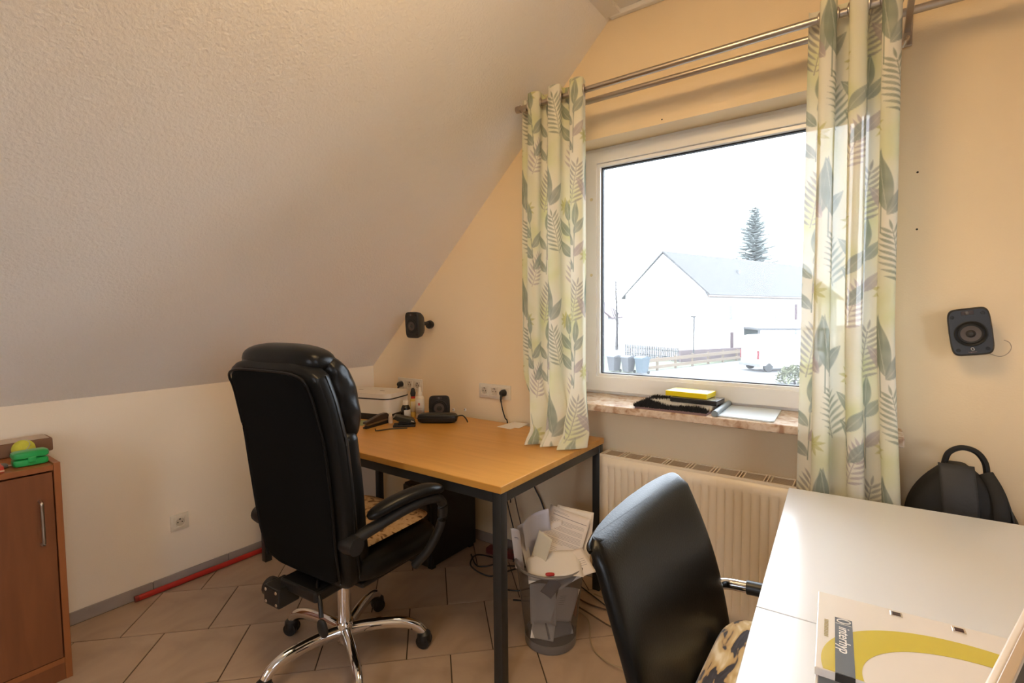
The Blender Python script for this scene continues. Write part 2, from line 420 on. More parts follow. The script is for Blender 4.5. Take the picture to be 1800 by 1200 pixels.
obj('chimney_pipe', tube([(9.0, 2.2, 7.2), (9.0, 2.2, 8.0)], .16, 10), mat('dark_pipe', (.12, .12, .12), .6), h)
# low brick wall and picket fence before the house
M_brk = mat('pink_brick_wall', (.09, .068, .068), .9, noise=(2, .2))
tag(obj('garden_wall', xf(box(0, 7.4, -.12, .12, 0, .95), (-12.3, 40.0, G), (0, 0, math.atan2(6.0, 3.7)))  , M_brk), 'low pink brick garden wall before the white house', 'garden wall')
pf = thing('picket_fence', 'grey picket fence left of the brick garden wall', 'fence', (-18.2, 43.2, G), math.atan2(-3.0, 5.8))
M_pk = mat('weathered_grey_pickets', (.05, .05, .05), .9)
obj('rail', box(0, 6.5, .03, .07, .28, .36), M_pk, pf); obj('rail', box(0, 6.5, .03, .07, .78, .86), M_pk, pf)
pk = None
for i in range(30):
    if pk is None: pk = obj('picket', box(-.05, .05, -.02, .03, 0, 1.1), M_pk, pf)
    else: dup(pk, pf, (i * .22, 0, 0))
# wooden rail fence
wf = thing('rail_fence', 'orange brown wooden rail fence beside the road', 'fence', (-12.35, 31.5, G), math.atan2(14.5, 4.3))
M_rail = mat('orange_timber', (.12, .09, .062), .85, noise=(3, .15))
obj('rail', box(0, 15.1, -.03, .03, .62, .86), M_rail, wf); obj('rail', box(0, 15.1, -.03, .03, .16, .36), M_rail, wf)
ps = None
for i in range(8):
    if ps is None: ps = obj('post', box(-.07, .07, .03, .15, 0, .95), M_rail, wf)
    else: dup(ps, wf, (i * 2.12, 0, 0))
# street lamp
lp = thing('street_lamp', 'thin grey street lamp before the white house corner', 'street lamp', (-11.3, 40.3, G))
obj('pole', tube([(0, 0, 0), (0, 0, 3.6)], .06, 8), mat('grey_pole', (.03, .03, .03), .6), lp); obj('lamp_head', box(-.25, .12, -.1, .1, 3.55, 3.68, .03), mat('grey_pole', (.2, .2, .2), .6), lp)
# spruce
sp = thing('spruce_tree', 'tall grey green spruce behind the white house', 'tree', (-14.15, 80.6, G))
sp.scale = (1.3, 1.3, 1.22)
obj('trunk', tube([(0, 0, 0), (0, 0, 15.6)], [.32, .04], 8), mat('spruce_bark', (.10, .075, .06), .9), sp)
bm = bmesh.new(); r2 = random.Random(3)
for lv in range(54):
    z = 2.4 + lv * .25; L = 5.0 * (1 - (z - 2.0) / 14.6) ** .85 + .12
    for k in range(8):
        a = k * 2 * PI / 8 + lv * 1.1 + r2.uniform(-.25, .25); l = L * r2.uniform(.55, 1.12); dz = -l * .18 * r2.uniform(.3, 1.5)
        d = Vector((math.cos(a), math.sin(a), 0)); s = Vector((-d.y, d.x, 0))
        p0 = Vector((0, 0, z)); nseg = max(3, int(l / .3))
        prev = None
        for q in range(nseg + 1):
            t = q / nseg; c = p0 + d * (l * t) + Vector((0, 0, dz * t + l * .16 * t * t)); w = (.08 + .55 * (1 - t) * min(1, t * 4)) * r2.uniform(.5, 1.2) * min(1, l)
            hh = .05
            cur = [bm.verts.new(c + s * w + Vector((0, 0, -hh - w * .3))), bm.verts.new(c + Vector((0, 0, hh))), bm.verts.new(c - s * w + Vector((0, 0, -hh - w * .3)))]
            if prev:
                bm.faces.new((prev[0], cur[0], cur[1], prev[1])); bm.faces.new((prev[1], cur[1], cur[2], prev[2])); bm.faces.new((prev[2], cur[2], cur[0], prev[0]))
            prev = cur
fo = obj('foliage', bm, mat('spruce_needles', (.20, .22, .21), .9), sp); fo['kind'] = 'stuff'
# bare tree and distant house at the left edge
h2 = thing('far_house', 'distant house with dark red roof at left edge of window', 'house', (-27.5, 50.0, G), R_(16))
obj('wall', poly_prism([(-4, 0), (4, 0), (4, 3.6), (0, 6.9), (-4, 3.6)], 0, 9, 'y'), M_hw, h2)
for s in (-1, 1):
    obj('roof_slope', poly_prism([(s * 4.5, 3.25), (0, 7.0), (0, 7.2), (s * 4.5, 3.45)], -.4, 9.4, 'y'), mat('dark_red_roof', (.075, .05, .052), .9, noise=(2, .2)), h2)
for z0 in (.8, 3.0): obj('window', box(2.2, 3.3, -.05, .02, z0, z0 + 1.2), M_shut, h2)
bt = thing('bare_tree', 'bare leafless tree at left edge of window', 'tree', (-22.1, 50.0, G))
M_bk = mat('bare_bark', (.035, .03, .03), .9)
obj('trunk', tube([(0, 0, 0), (.05, 0, 3), (-.1, 0, 6), (-.2, 0, 9.0)], [.16, .13, .08, .02], 8), M_bk, bt)
for k in range(16):
    z = 2.6 + k * .38; a = k * 2.4; l = 1.7 * (1 - k / 22)
    p = [(0, 0, z), (l * .5 * math.cos(a), l * .5 * math.sin(a), z + l * .4), (l * math.cos(a), l * math.sin(a), z + l * 1.0)]
    obj('branch', tube(p, [.05, .03, .01], 5), M_bk, bt)
# van
vn = thing('van', 'white panel van parked beyond the rail fence', 'van', (-6.6, 36.6, G), R_(8))
rings = []
for yy, zt, ins in ((0, 2.15, .16), (.12, 2.34, .06), (.5, 2.42, 0), (3.2, 2.42, 0), (3.9, 2.2, .05), (4.5, 1.35, .05), (5.1, 1.2, .12), (5.2, .9, .2)):
    w = 1.0 - ins
    rings.append([(-w, yy, .42), (w, yy, .42), (w, yy, zt * .55), (w * .94, yy, zt - .14), (w * .82, yy, zt), (-w * .82, yy, zt), (-w * .94, yy, zt - .14), (-w, yy, zt * .55)])
obj('body', xf(loft(rings), (0, 0, 0), (0, 0, R_(-52))), mat('white_van_paint', (.78, .78, .78), .3), vn, smooth=True)
rv = Matrix.Rotation(R_(-52), 3, 'Z')
obj('bumper', xf(box(-.98, .98, -.1, .12, .36, .56, .03), (0, 0, 0), (0, 0, R_(-52))), mat('van_grey_bumper', (.12, .12, .125), .6), vn)
for s in (-1, 1):
    obj('tail_light', xf(box(s * .86 - .07, s * .86 + .07, -.03, .1, .85, 1.42, .02), (0, 0, 0), (0, 0, R_(-52))), mat('red_tail_light', (.12, .012, .016), .4), vn)
    for yy in (.75, 4.2):
        obj('wheel', xf(lathe([(0, -.11), (.2, -.11), (.31, -.09), (.33, 0), (.31, .09), (.2, .11), (0, .11)], 20), tuple(rv @ Vector((s * .9, yy, .33))), (0, R_(90), R_(-52))), mat('tyre_rubber', (.03, .03, .03), .8), vn, smooth=True)
# carport behind the van, refuse bins, bush
cp = thing('carport', 'grey open carport behind the white van', 'carport', (-6.6, 45.0, G), R_(25))
obj('roof_panel', box(-.9, 4.2, 0, 4.5, 2.45, 2.62), mat('carport_grey', (.075, .075, .075), .8), cp)
for x_, y_ in ((-.8, .1), (4.1, .1), (-.8, 4.4), (4.1, 4.4)): obj('post', box(x_ - .07, x_ + .07, y_ - .07, y_ + .07, 0, 2.45), MATS['carport_grey'], cp)
obj('side_panel', box(-.8, .5, 4.3, 4.4, 0, 2.45), mat('carport_green_panel', (.06, .075, .068), .8), cp)
M_bin = mat('dark_bin_plastic', (.06, .062, .066), .6); M_binb = mat('blue_grey_bin_plastic', (.055, .075, .09), .6)
for i, (bx_, by_, mt, lab) in enumerate([(-14.0, 31.3, M_bin, 'dark wheeled refuse bin at lower left corner of window'), (-13.0, 31.3, M_bin, 'dark wheeled refuse bin between dark and blue grey bins'), (-12.0, 31.2, M_binb, 'blue grey wheeled refuse bin beside the rail fence')]):
    wb = thing('wheelie_bin', lab, 'refuse bin', (bx_, by_, G), R_(-20), group='refuse bins by the road')
    obj('body', loft([[(-.24, -.28, .08), (.24, -.28, .08), (.24, .26, .08), (-.24, .26, .08)], [(-.33, -.38, 1.0), (.33, -.38, 1.0), (.33, .36, 1.0), (-.33, .36, 1.0)]]), mt, wb)
    obj('lid', poly_prism([(-.42, 1.0), (.42, 1.0), (.40, 1.06), (0, 1.16), (-.40, 1.08)], -.36, .36, 'x'), mt, wb)
    for s in (-1, 1): obj('wheel', xf(lathe([(0, -.03), (.1, -.03), (.1, .03), (0, .03)], 12), (s * .3, .26, .1), (0, R_(90), 0)), MATS['tyre_rubber'], wb)
bsh = bmesh.new(); r3 = random.Random(5)
for i in range(420):
    a = r3.uniform(0, 2 * PI); e = r3.uniform(0, PI / 2); rr = r3.uniform(.55, 1.0)
    c = Vector((math.cos(a) * math.cos(e) * 1.0 * rr, math.sin(a) * math.cos(e) * 1.0 * rr, math.sin(e) * 1.0 * rr + .05))
    d = Vector((r3.uniform(-1, 1), r3.uniform(-1, 1), r3.uniform(-.3, 1))).normalized() * .16; s = d.cross(Vector((.3, .5, .8))).normalized() * .06
    v = [bsh.verts.new(c - d), bsh.verts.new(c + s), bsh.verts.new(c + d), bsh.verts.new(c - s), bsh.verts.new(c + d.cross(s).normalized() * .03)]
    for q in range(4): bsh.faces.new((v[q], v[(q + 1) % 4], v[4]))
bu = thing('bush', 'small yellow green bush beside the right curtain outside', 'bush', (-3.3, 31.2, G))
f = obj('foliage', bsh, mat('yellow_green_leaves', (.12, .125, .075), .9), bu); f['kind'] = 'stuff'
obj('stem', tube([(0, 0, 0), (0, 0, .7)], [.06, .03], 6), M_bk, bu)
# ------------------------------------------------------------------ assumed ceiling lamp, added unseen overhead as the warm light source
lamp = thing('assumed_ceiling_lamp', 'assumed unseen round white glass ceiling lamp high out of view', 'lamp', (-.55, .72, ZC))
obj('mount', lathe([(0, 0), (.09, 0), (.09, -.03), (0, -.03)], 24), M_white, lamp, smooth=True)
obj('glass_globe', lathe([(.05, -.03), (.24, -.035), (.30, -.06), (.28, -.10), (.18, -.125), (0, -.135)], 40), mat('lit_assumed_lamp_glass', (.9, .85, .75), .4, emit=((1.0, .69, .35), 9.6)), lamp, smooth='all')

# ------------------------------------------------------------------ desk
M_beech = wood('beech_laminate', (.54, .26, .05), (.62, .315, .07), rough=.3, axis=0, scale=2.2, stretch=14)
M_beech_e = wood('beech_edge_band', (.52, .29, .12), (.60, .35, .16), rough=.4, axis=0, scale=3, stretch=12)
DX0, DX1, DY0, DY1, DZ = -2.63, -1.005, 1.325, 2.135, .73
dk = thing('desk', 'beech topped desk with black steel frame under the sloping ceiling', 'desk', ((DX0 + DX1) / 2, (DY0 + DY1) / 2, 0))
obj('tabletop', box(DX0, DX1, DY0, DY1, DZ - .026, DZ, .0025), M_beech, dk, world=True)
a = .0375
for x0 in (DX0 + .004, DX1 - .004 - a):
    for y0 in (DY0 + .004, DY1 - .004 - a): obj('leg', box(x0, x0 + a, y0, y0 + a, 0, DZ - .0265, .003), M_dark, dk, world=True, smooth=True)
for y0 in (DY0 + .006, DY1 - .006 - a + .004): obj('frame_rail', box(DX0 + .042, DX1 - .042, y0, y0 + a - .006, DZ - .064, DZ - .0268, .002), M_dark, dk, world=True)
for x0 in (DX0 + .006, DX1 - .006 - a + .006): obj('frame_rail', box(x0, x0 + a - .006, DY0 + .042, DY1 - .042, DZ - .064, DZ - .0268, .002), M_dark, dk, world=True)

# ------------------------------------------------------------------ big office chair (local: +x right, +y forward)
CH = (-1.62, 1.13)
oc = thing('office_chair', 'large black leather swivel office chair with chrome star base at desk', 'office chair', (*CH, 0), R_(4))
# star base
for i in range(5):
    an = R_(45 - 4 + 72 * i)
    p = [(.028, 0, .105), (.10, 0, .112), (.18, 0, .112), (.235, 0, .104), (.275, 0, .085), (.297, 0, .062)]
    pp = smooth_path(p, 5); n = len(pp)
    ang = Matrix.Rotation(an, 4, 'Z')
    b = tube(pp, [.0155 + .004 * (1 - k / n) for k in range(n)], 14, rx=[.019 + .008 * (1 - k / n) for k in range(n)]); b.transform(ang)
    lg = obj('star_leg', b, M_chrome, oc, smooth=True)
    cs = bmesh.new()
    cp_ = ang @ Vector((.30, 0, 0)); sw = an + random.uniform(-1.2, 1.2)
    for s in (-1, 1):
        w = xf(lathe([(0, -.009), (.018, -.009), (.0265, -.007), (.0275, 0), (.0265, .007), (.018, .009), (0, .009)], 18), (cp_.x + s * .0135 * -math.sin(sw), cp_.y + s * .0135 * math.cos(sw), .0275), (R_(90), 0, sw))
        obj('caster_wheel', w, M_black, lg, smooth=True)
    hd = xf(lathe([(0, .034), (.012, .034), (.026, .022), (.0285, .002), (.0285, -.004), (0, -.004)], 16), (cp_.x, cp_.y, .034), (0, 0, 0))
    obj('caster_hood', hd, M_black, lg, smooth=True)
obj('hub', lathe([(0, .06), (.03, .06), (.032, .07), (.034, .135), (.03, .142), (0, .142)], 24), M_chrome, oc, smooth=True)
obj('gas_lift', lathe([(0, .135), (.025, .135), (.025, .30), (0, .30)], 24), M_chrome, oc, smooth=True)
obj('piston', lathe([(.0, .295), (.028, .295), (.028, .312), (.014, .315), (.014, .36), (0, .36)], 20), M_black, oc, smooth=True)
mech = obj('tilt_mechanism', box(-.10, .10, -.20, .10, .335, .375, .008), M_black, oc)
mb = obj('mechanism_box', box(-.145, -.055, -.235, -.150, .285, .355, .006), M_black, oc)
for sx in (-.13, -.07):
    for sz in (.298, .342): obj('screw', xf(lathe([(0, .003), (.005, .002), (.006, 0), (0, 0)], 10), (sx, -.2352, sz), (R_(90), 0, 0)), M_steel, mb)
obj('tension_knob', xf(lathe([(0, 0), (.028, 0), (.034, .006), (.034, .03), (.028, .036), (0, .036)], 16), (-.145, -.19, .32), (0, R_(-90), 0)), M_black, oc, smooth=True)
lv = smooth_path([(.03, -.13, .375), (.075, -.17, .37), (.112, -.19, .34), (.130, -.20, .30)], 6)
obj('tilt_lever', tube(lv, .008, 10), M_black, oc, smooth=True)
obj('lever_paddle', xf(cushion(0, 0, 0, .019, .009, .032, 2.5, 2.4, 20, 10), (.140, -.204, .268), (0, R_(-14), R_(15))), M_black, oc, smooth=True)
# seat cushion with rolled front, footrest under it
seat = obj('seat', cushion(0, .085, .435, .258, .225, .062, 4.5, 3.2, 56, 14), M_leather, oc, smooth=True)
obj('seat_pan', box(-.21, .21, -.09, .28, .368, .388, .006), M_black, oc)
obj('footrest', xf(cushion(0, 0, 0, .20, .055, .045, 4, 3, 40, 10), (0, .305, .375), (R_(18), 0, 0)), M_leather, oc, smooth=True)
M_pad = ramp_mat('brown_floral_cotton', 'noise', [(.38, (.10, .045, .02)), (.44, (.30, .17, .08)), (.47, (.42, .27, .14)), (.66, (.50, .34, .19)), (.72, (.25, .12, .05))], rough=.9, scale=26, distort=1.6, detail=5)
sp_ = tag(obj('seat_pad', xf(cushion(0, 0, 0, .215, .225, .012, 7, 3, 48, 8), (CH[0] - .008, CH[1] + .065, .508), (0, 0, R_(4))), M_pad, smooth=True), 'thin brown floral seat pad on the big office chair', 'seat pad')
# backrest: lofted shell leaning back
def bp(t):   # centre line (y, z) of the backrest rear face, t 0..1 bottom to top
    pts = [(-.165, .385), (-.195, .55), (-.212, .72), (-.232, .90), (-.265, 1.05), (-.305, 1.175)]
    f = t * 5; i = min(int(f), 4); u = f - i
    return (pts[i][0] * (1 - u) + pts[i + 1][0] * u, pts[i][1] * (1 - u) + pts[i + 1][1] * u)
def bwid(t): return (.205 + .035 * math.sin(PI * min(1, t * .75 + .1))) * (1 if t < .93 else 1 - 2.2 * (t - .93))
def back_ring(t, grow, y0, y1, n=5.0, N=48, wmul=1.0):
    y, z = bp(t); w = bwid(t) * wmul + grow; th = (y1 - y0) / 2; cy = y + (y0 + y1) / 2
    dy = -.22 * (t * 1.0)
    out = []
    for k in range(N):
        px, py = sq(2 * PI * k / N, w, th, n)
        out.append((px, cy + py, z + py * .18))
    return out
def back_part(t0, t1, y0, y1, grow, n=5.0, steps=40, wmul=1.0, round_=.09):
    R = []
    for i in range(steps + 1):
        f = i / steps; t = t0 + (t1 - t0) * f
        e = min(f, 1 - f) / round_
        k = 1.0 if e >= 1 else math.sqrt(max(0.02, 1 - (1 - e) ** 2))
        m_ = (y0 + y1) / 2
        R.append(back_ring(t, grow - (1 - k) * (.085 if f > .5 else .05), m_ - (m_ - y0) * (.35 + .65 * k), m_ + (y1 - m_) * (.35 + .65 * k), n, wmul=wmul))
    return loft(R)
bk = obj('backrest', back_part(0.0, 1.0, 0.0, .085, .014, 4.2), M_leather, oc, smooth=True)
obj('rear_panel', back_part(.03, .955, -.012, .03, -.022, 5.5), M_blackfab, bk, smooth=True)
# piping along the edge of the rear panel
pp = []
for i in range(25):
    t = .05 + .80 * i / 24; y, z = bp(t); pp.append((bwid(t) - .019, y - .004, z))
for i in range(1, 32):
    th_ = PI * i / 32; c_, s_ = math.cos(th_), math.sin(th_)
    t = .85 + .095 * s_ ** .5; y, z = bp(t); pp.append((math.copysign(abs(c_) ** .5, c_) * (bwid(.85) - .019), y - .006, z))
for i in range(25):
    t = .85 - .80 * i / 24; y, z = bp(t); pp.append((-(bwid(t) - .019), y - .004, z))
obj('piping', tube(pp, .0045, 8), M_leather, bk, smooth=True)
for s in (-1, 1):
    st = [(s * (bwid(.05 + .88 * i / 24) + .0135), bp(.05 + .88 * i / 24)[0] + .052, bp(.05 + .88 * i / 24)[1]) for i in range(25)]
    obj('seam', tube(st, .003, 6), M_leather, bk, smooth=True)
obj('front_cushion', back_part(.05, .66, .06, .15, -.01, 3.2), M_leather, oc, smooth=True)
# headrest pillow with puckered sides
R = []
N = 56
for i in range(41):
    f = i / 40; t = .60 + .415 * f; y, z = bp(min(t, 1.0)); z += max(0, t - 1.0) * .6
    k = math.sqrt(max(.03, 1 - abs(2 * f - 1) ** 3.2))
    ring = []
    for j in range(N):
        aa = 2 * PI * j / N; px, py = sq(aa, .236 * (.82 + .18 * k), .07 * k, 3.0)
        pk_ = 1 + .012 * math.sin(7 * f * PI + j * .5) * (abs(math.cos(aa)) ** 6)
        ring.append((px * pk_, y + .125 + py, z + py * .15 + .004 * math.sin(11 * f + 3 * aa)))
    R.append(ring)
obj('headrest', loft(R), M_leather, oc, smooth=True)
# top roll
obj('top_roll', xf(cushion(0, 0, 0, .205, .075, .058, 3.2, 2.4, 48, 16), (.005, bp(1.0)[0] + .095, 1.168), (R_(-6), 0, 0)), M_leather, oc, smooth=True)
# armrests
for s in (-1, 1):
    x = s * .285
    bar = smooth_path([(s * .215, -.175, .568), (s * .245, -.14, .580), (s * .280, -.085, .608), (s * .318, -.01, .640), (s * .348, .06, .658), (s * .368, .115, .656), (s * .374, .145, .625), (s * .366, .145, .55), (s * .335, .115, .46), (s * .285, .09, .395)], 6)
    n = len(bar)
    ar = obj('armrest', tube(bar, [.024 if k < n * .55 else .021 for k in range(n)], 14, rx=[.020 if k < n * .55 else .016 for k in range(n)]), M_black, oc, smooth=True)
    pad = smooth_path([(s * .272, -.115, .645), (s * .300, -.05, .670), (s * .330, .015, .688), (s * .356, .08, .695), (s * .378, .145, .684)], 6)
    n = len(pad)
    rr = [.034 * math.sqrt(max(.12, 1 - abs(2 * k / (n - 1) - 1) ** 5)) for k in range(n)]
    obj('arm_pad', tube(pad, rr, 18, rx=[q * .66 for q in rr]), M_leather, ar, smooth=True)
    obj('arm_pivot', xf(lathe([(0, -.03), (.03, -.03), (.034, 0), (.03, .03), (0, .03)], 16), (s * .245, -.165, .565), (0, R_(90), 0)), M_black, ar, smooth=True)

# ------------------------------------------------------------------ computer tower under the desk
pc = thing('computer_tower', 'black computer tower on the floor under the desk', 'computer', (-1.9, 1.96, 0))
M_pcm = mat('black_pc_case', (.010, .010, .011), .5)
obj('case', box(-1.99, -1.80, 1.775, 2.135, .012, .43, .006), M_pcm, pc, world=True)
obj('front_panel', box(-1.985, -1.805, 1.760, 1.776, .02, .425, .006), M_black, pc, world=True)
obj('side_panel', box(-1.801, -1.797, 1.79, 2.125, .03, .415, .001), M_pcm, pc, world=True)
for x_, y_ in ((-1.97, 1.8), (-1.82, 1.8), (-1.97, 2.1), (-1.82, 2.1)): obj('foot', box(x_ - .015, x_ + .015, y_ - .015, y_ + .015, 0, .0125), M_black, pc, world=True)
# ------------------------------------------------------------------ curtain rods
YR1, ZR1, YR2, ZR2 = 1.98, 2.277, 2.085, 2.272
cr_ = thing('curtain_rod', 'double brushed steel curtain rod above the window', 'curtain rod', (-.5, W, 2.27))
obj('front_rod', tube([(-1.372, YR1, ZR1), (.62, YR1, ZR1)], .0125, 16), M_steel, cr_, world=True, smooth=True)
obj('rear_rod', tube([(-1.372, YR2, ZR2), (.62, YR2, ZR2)], .0125, 16), M_steel, cr_, world=True, smooth=True)
for yy, zz in ((YR1, ZR1), (YR2, ZR2)):
    obj('end_cap', xf(lathe([(0, -.012), (.0155, -.012), (.0165, -.004), (.0165, .012), (0, .012)], 16), (-1.374, yy, zz), (0, R_(90), 0)), M_steel, cr_, world=True, smooth=True)
for xb in (-1.33, .075):
    br = obj('bracket', box(xb - .009, xb + .009, YR1 - .02, W - .008, ZR1 - .0245, ZR1 - .0135, .002), M_steel, cr_, world=True)
    obj('wall_plate', box(xb - .014, xb + .014, W - .01, W - .0005, ZR1 - .07, ZR1 + .035, .003), M_steel, br, world=True)
    obj('screw_arm', tube(smooth_path([(xb, W - .008, ZR1 - .05), (xb, W - .05, ZR1 - .058), (xb - .004, W - .075, ZR1 - .075), (xb - .012, W - .06, ZR1 - .088)], 5), .006, 8), M_steel, br, world=True, smooth=True)

# ------------------------------------------------------------------ curtains with printed leaves
def cloth_colors(U, V):
    """U across, V up (metres) on the flat cloth -> rgb print"""
    PUc, PVc = .34, .46
    U = U / 1.12; V = V / 1.12
    col = np.empty((len(U), 3)); col[:] = (.80, .77, .66)
    def wrap(u0, v0):
        return (U - u0 + PUc / 2) % PUc - PUc / 2, (V - v0 + PVc / 2) % PVc - PVc / 2
    nz = .5 + .5 * np.sin(U * 31 + 3 * np.sin(V * 23)) * np.sin(V * 27 + 2 * np.sin(U * 19))
    nz2 = .5 + .5 * np.sin(U * 71 + V * 43) * np.sin(V * 83 - U * 37)
    def blend(mask, c):
        k = np.clip(mask, 0, 1)[:, None]; col[:] = col * (1 - k) + np.array(c) * k
    for u0, v0, su, sv, c, am in [(.05, .05, .05, .08, (.62, .66, .30), .85), (.17, .24, .06, .09, (.66, .69, .36), .8), (.28, .10, .045, .10, (.68, .68, .40), .7), (.30, .38, .05, .06, (.60, .64, .28), .8), (.09, .40, .04, .05, (.70, .70, .42), .6)]:
        du, dv = wrap(u0, v0); blend(am * np.exp(-(du / su) ** 2 - (dv / sv) ** 2) * (.55 + .5 * nz), c)
    def leaf(u0, v0, ang, L, Wd, c, am=.92, vein=True, sh=.8):
        du, dv = wrap(u0, v0); a = math.radians(ang)
        x = du * math.cos(a) + dv * math.sin(a); y = -du * math.sin(a) + dv * math.cos(a)
        t = x / L; w = Wd / 2 * np.sin(PI * np.clip(t, 0, 1) ** sh)
        d = (w - np.abs(y)) / .0022
        mk = np.where((t > 0) & (t < 1), np.clip(d, 0, 1), 0)
        blend(mk * am * (.78 + .22 * nz2), c)
        if vein: blend(np.where((t > 0) & (t < .92), np.clip((.0016 - np.abs(y)) / .001, 0, 1), 0) * .4, (.74, .72, .60))
    def stem(u0, v0, ang, L, c, th=.0022):
        du, dv = wrap(u0, v0); a = math.radians(ang)
        x = du * math.cos(a) + dv * math.sin(a); y = -du * math.sin(a) + dv * math.cos(a)
        blend(np.where((x > 0) & (x < L), np.clip((th - np.abs(y)) / .001, 0, 1), 0) * .9, c)
    def frond(u0, v0, ang, L, c, n=9, l0=.075):
        stem(u0, v0, ang, L, c, .0018); a = math.radians(ang)
        for i in range(n):
            t = (i + .5) / n; bu, bv = u0 + L * t * math.cos(a), v0 + L * t * math.sin(a); l = l0 * (1 - .55 * t) * (0.75 + .5 * min(1, t * 3))
            for s in (-1, 1): leaf(bu, bv, ang + s * (62 - 22 * t), l, .0105, c, .9, False)
        leaf(u0 + L * math.cos(a), v0 + L * math.sin(a), ang, l0 * .5, .009, c, .9, False)
    green = (.27, .315, .25); teal = (.31, .345, .30); grey = (.36, .345, .31); mauve = (.46, .40, .39); olive = (.48, .46, .14)
    frond(.045, .02, 80, .15, grey); frond(.215, .30, 104, .15, (.30, .33, .25)); frond(.295, .17, 70, .13, mauve, 8, .065)
    # yellow flower splashes
    for u0, v0 in ((.115, .285), (.27, .03)):
        for k in range(9): leaf(u0, v0, k * 40 + 10, .042, .014, olive, .75, False)
    # tall broad leaves
    leaf(.13, .05, 84, .17, .046, teal); leaf(.165, .04, 98, .18, .05, green); leaf(.135, .04, 128, .11, .042, mauve); leaf(.165, .03, 52, .12, .046, teal)
    stem(.15, .44 - .46, 90, .14, green)
    # branch with leaves
    stem(.305, .24, 96, .20, green)
    for k, (dv, s) in enumerate([(.0, 1), (.045, -1), (.09, 1), (.13, -1)]): leaf(.305 - dv * .1, .24 + dv, 90 - s * 42, .10, .04, green if k % 2 else teal)
    leaf(.285, .43, 96, .09, .03, green)
    stem(.055, .22, 88, .20, green)
    for k, (dv, s) in enumerate([(.01, -1), (.06, 1), (.105, -1), (.15, 1)]): leaf(.055, .22 + dv, 90 - s * 40, .085, .034, (teal, mauve, green, teal)[k])
    leaf(.06, .40, 86, .10, .03, green)
    return np.clip(col, 0, 1)
cm = bpy.data.materials.new('leaf_print_voile'); cm.use_nodes = True; nt = cm.node_tree; nt.nodes.clear()
o_ = nt.nodes.new('ShaderNodeOutputMaterial'); va = nt.nodes.new('ShaderNodeVertexColor'); va.layer_name = 'print'
df = nt.nodes.new('ShaderNodeBsdfDiffuse'); tl = nt.nodes.new('ShaderNodeBsdfTranslucent'); tp = nt.nodes.new('ShaderNodeBsdfTransparent'); m1 = nt.nodes.new('ShaderNodeMixShader'); m2 = nt.nodes.new('ShaderNodeMixShader')
m1.inputs[0].default_value = .2; m2.inputs[0].default_value = .035
nt.links.new(va.outputs[0], df.inputs[0]); nt.links.new(va.outputs[0], tl.inputs[0]); nt.links.new(df.outputs[0], m1.inputs[1]); nt.links.new(tl.outputs[0], m1.inputs[2])
nt.links.new(m1.outputs[0], m2.inputs[1]); nt.links.new(tp.outputs[0], m2.inputs[2]); nt.links.new(m2.outputs[0], o_.inputs[0])
def curtain(label, fn, nu, nv, width, height, ring_s, u_off, base):
    th = thing('curtain', label, 'curtain', base, group='leaf print curtains at the window')
    s = np.linspace(0, 1, nu + 1); t = np.linspace(0, 1, nv + 1)
    S, T_ = np.meshgrid(s, t, indexing='ij'); P = fn(S, T_) ; P = P.reshape(-1, 3) - np.array(base)
    idx = np.arange((nu + 1) * (nv + 1)).reshape(nu + 1, nv + 1)
    F = np.stack([idx[:-1, :-1], idx[1:, :-1], idx[1:, 1:], idx[:-1, 1:]], -1).reshape(-1, 4)
    me = bpy.data.meshes.new('cloth'); me.from_pydata(P.tolist(), [], F.tolist())
    ca = me.color_attributes.new('print', 'FLOAT_COLOR', 'POINT')
    c = cloth_colors(S.ravel() * width + u_off, (1 - T_.ravel()) * height)
    ca.data.foreach_set('color', np.concatenate([c, np.ones((len(c), 1))], 1).astype(np.float32).ravel())
    me.polygons.foreach_set('use_smooth', [True] * len(me.polygons)); me.materials.append(cm)
    o = bpy.data.objects.new('cloth', me); COL.objects.link(o); o.parent = th
    for sv in ring_s:
        p = fn(np.array([[sv]]), np.array([[.0278]]))[0, 0]
        d = fn(np.array([[sv + .004]]), np.array([[.0278]]))[0, 0] - fn(np.array([[sv - .004]]), np.array([[.0278]]))[0, 0]
        yaw = math.atan2(d[1], d[0])
        b = tube([(math.cos(2 * PI * k / 24) * .021, 0, math.sin(2 * PI * k / 24) * .021) for k in range(24)], .0045, 8, closed=True, upv=(0, 1, 0))
        obj('eyelet', xf(b, (p[0], p[1], ZR1), (0, 0, yaw)), M_steel, th, world=True, smooth='all')
    return th
def smoothstep(x): x = np.clip(x, 0, 1); return x * x * (3 - 2 * x)
# right curtain: five folds, hanging below the table edge
RX0, RX1, RTOP, RBOT = -.185, .062, 2.325, .55
def f_right(S, T_):
    n = 3.0
    wob = .004 * np.sin(7 * S + 5 * T_)
    wid = (RX1 - RX0) + .02 * T_ + .03 * smoothstep((T_ - .55) / .45)
    x = RX0 - .004 * T_ + S * wid + .0125 * np.sin(4 * PI * n * S + PI + 1.8) * (1 - .25 * T_) + .012 * (T_ - .3) * np.sin(PI * S)
    y = YR1 + .036 * np.sin(2 * PI * n * S + .9) * (1 - .18 * T_) + wob
    z = RTOP - (RTOP - RBOT) * T_ + 0 * S
    return np.stack([x, y, z], -1)
curtain('leaf print curtain hanging at the right side of window', f_right, 280, 560, .62, RTOP - RBOT, [((k * PI - .9) / (2 * PI * 3)) for k in range(1, 7)], .03, (-.05, 1.98, RBOT))
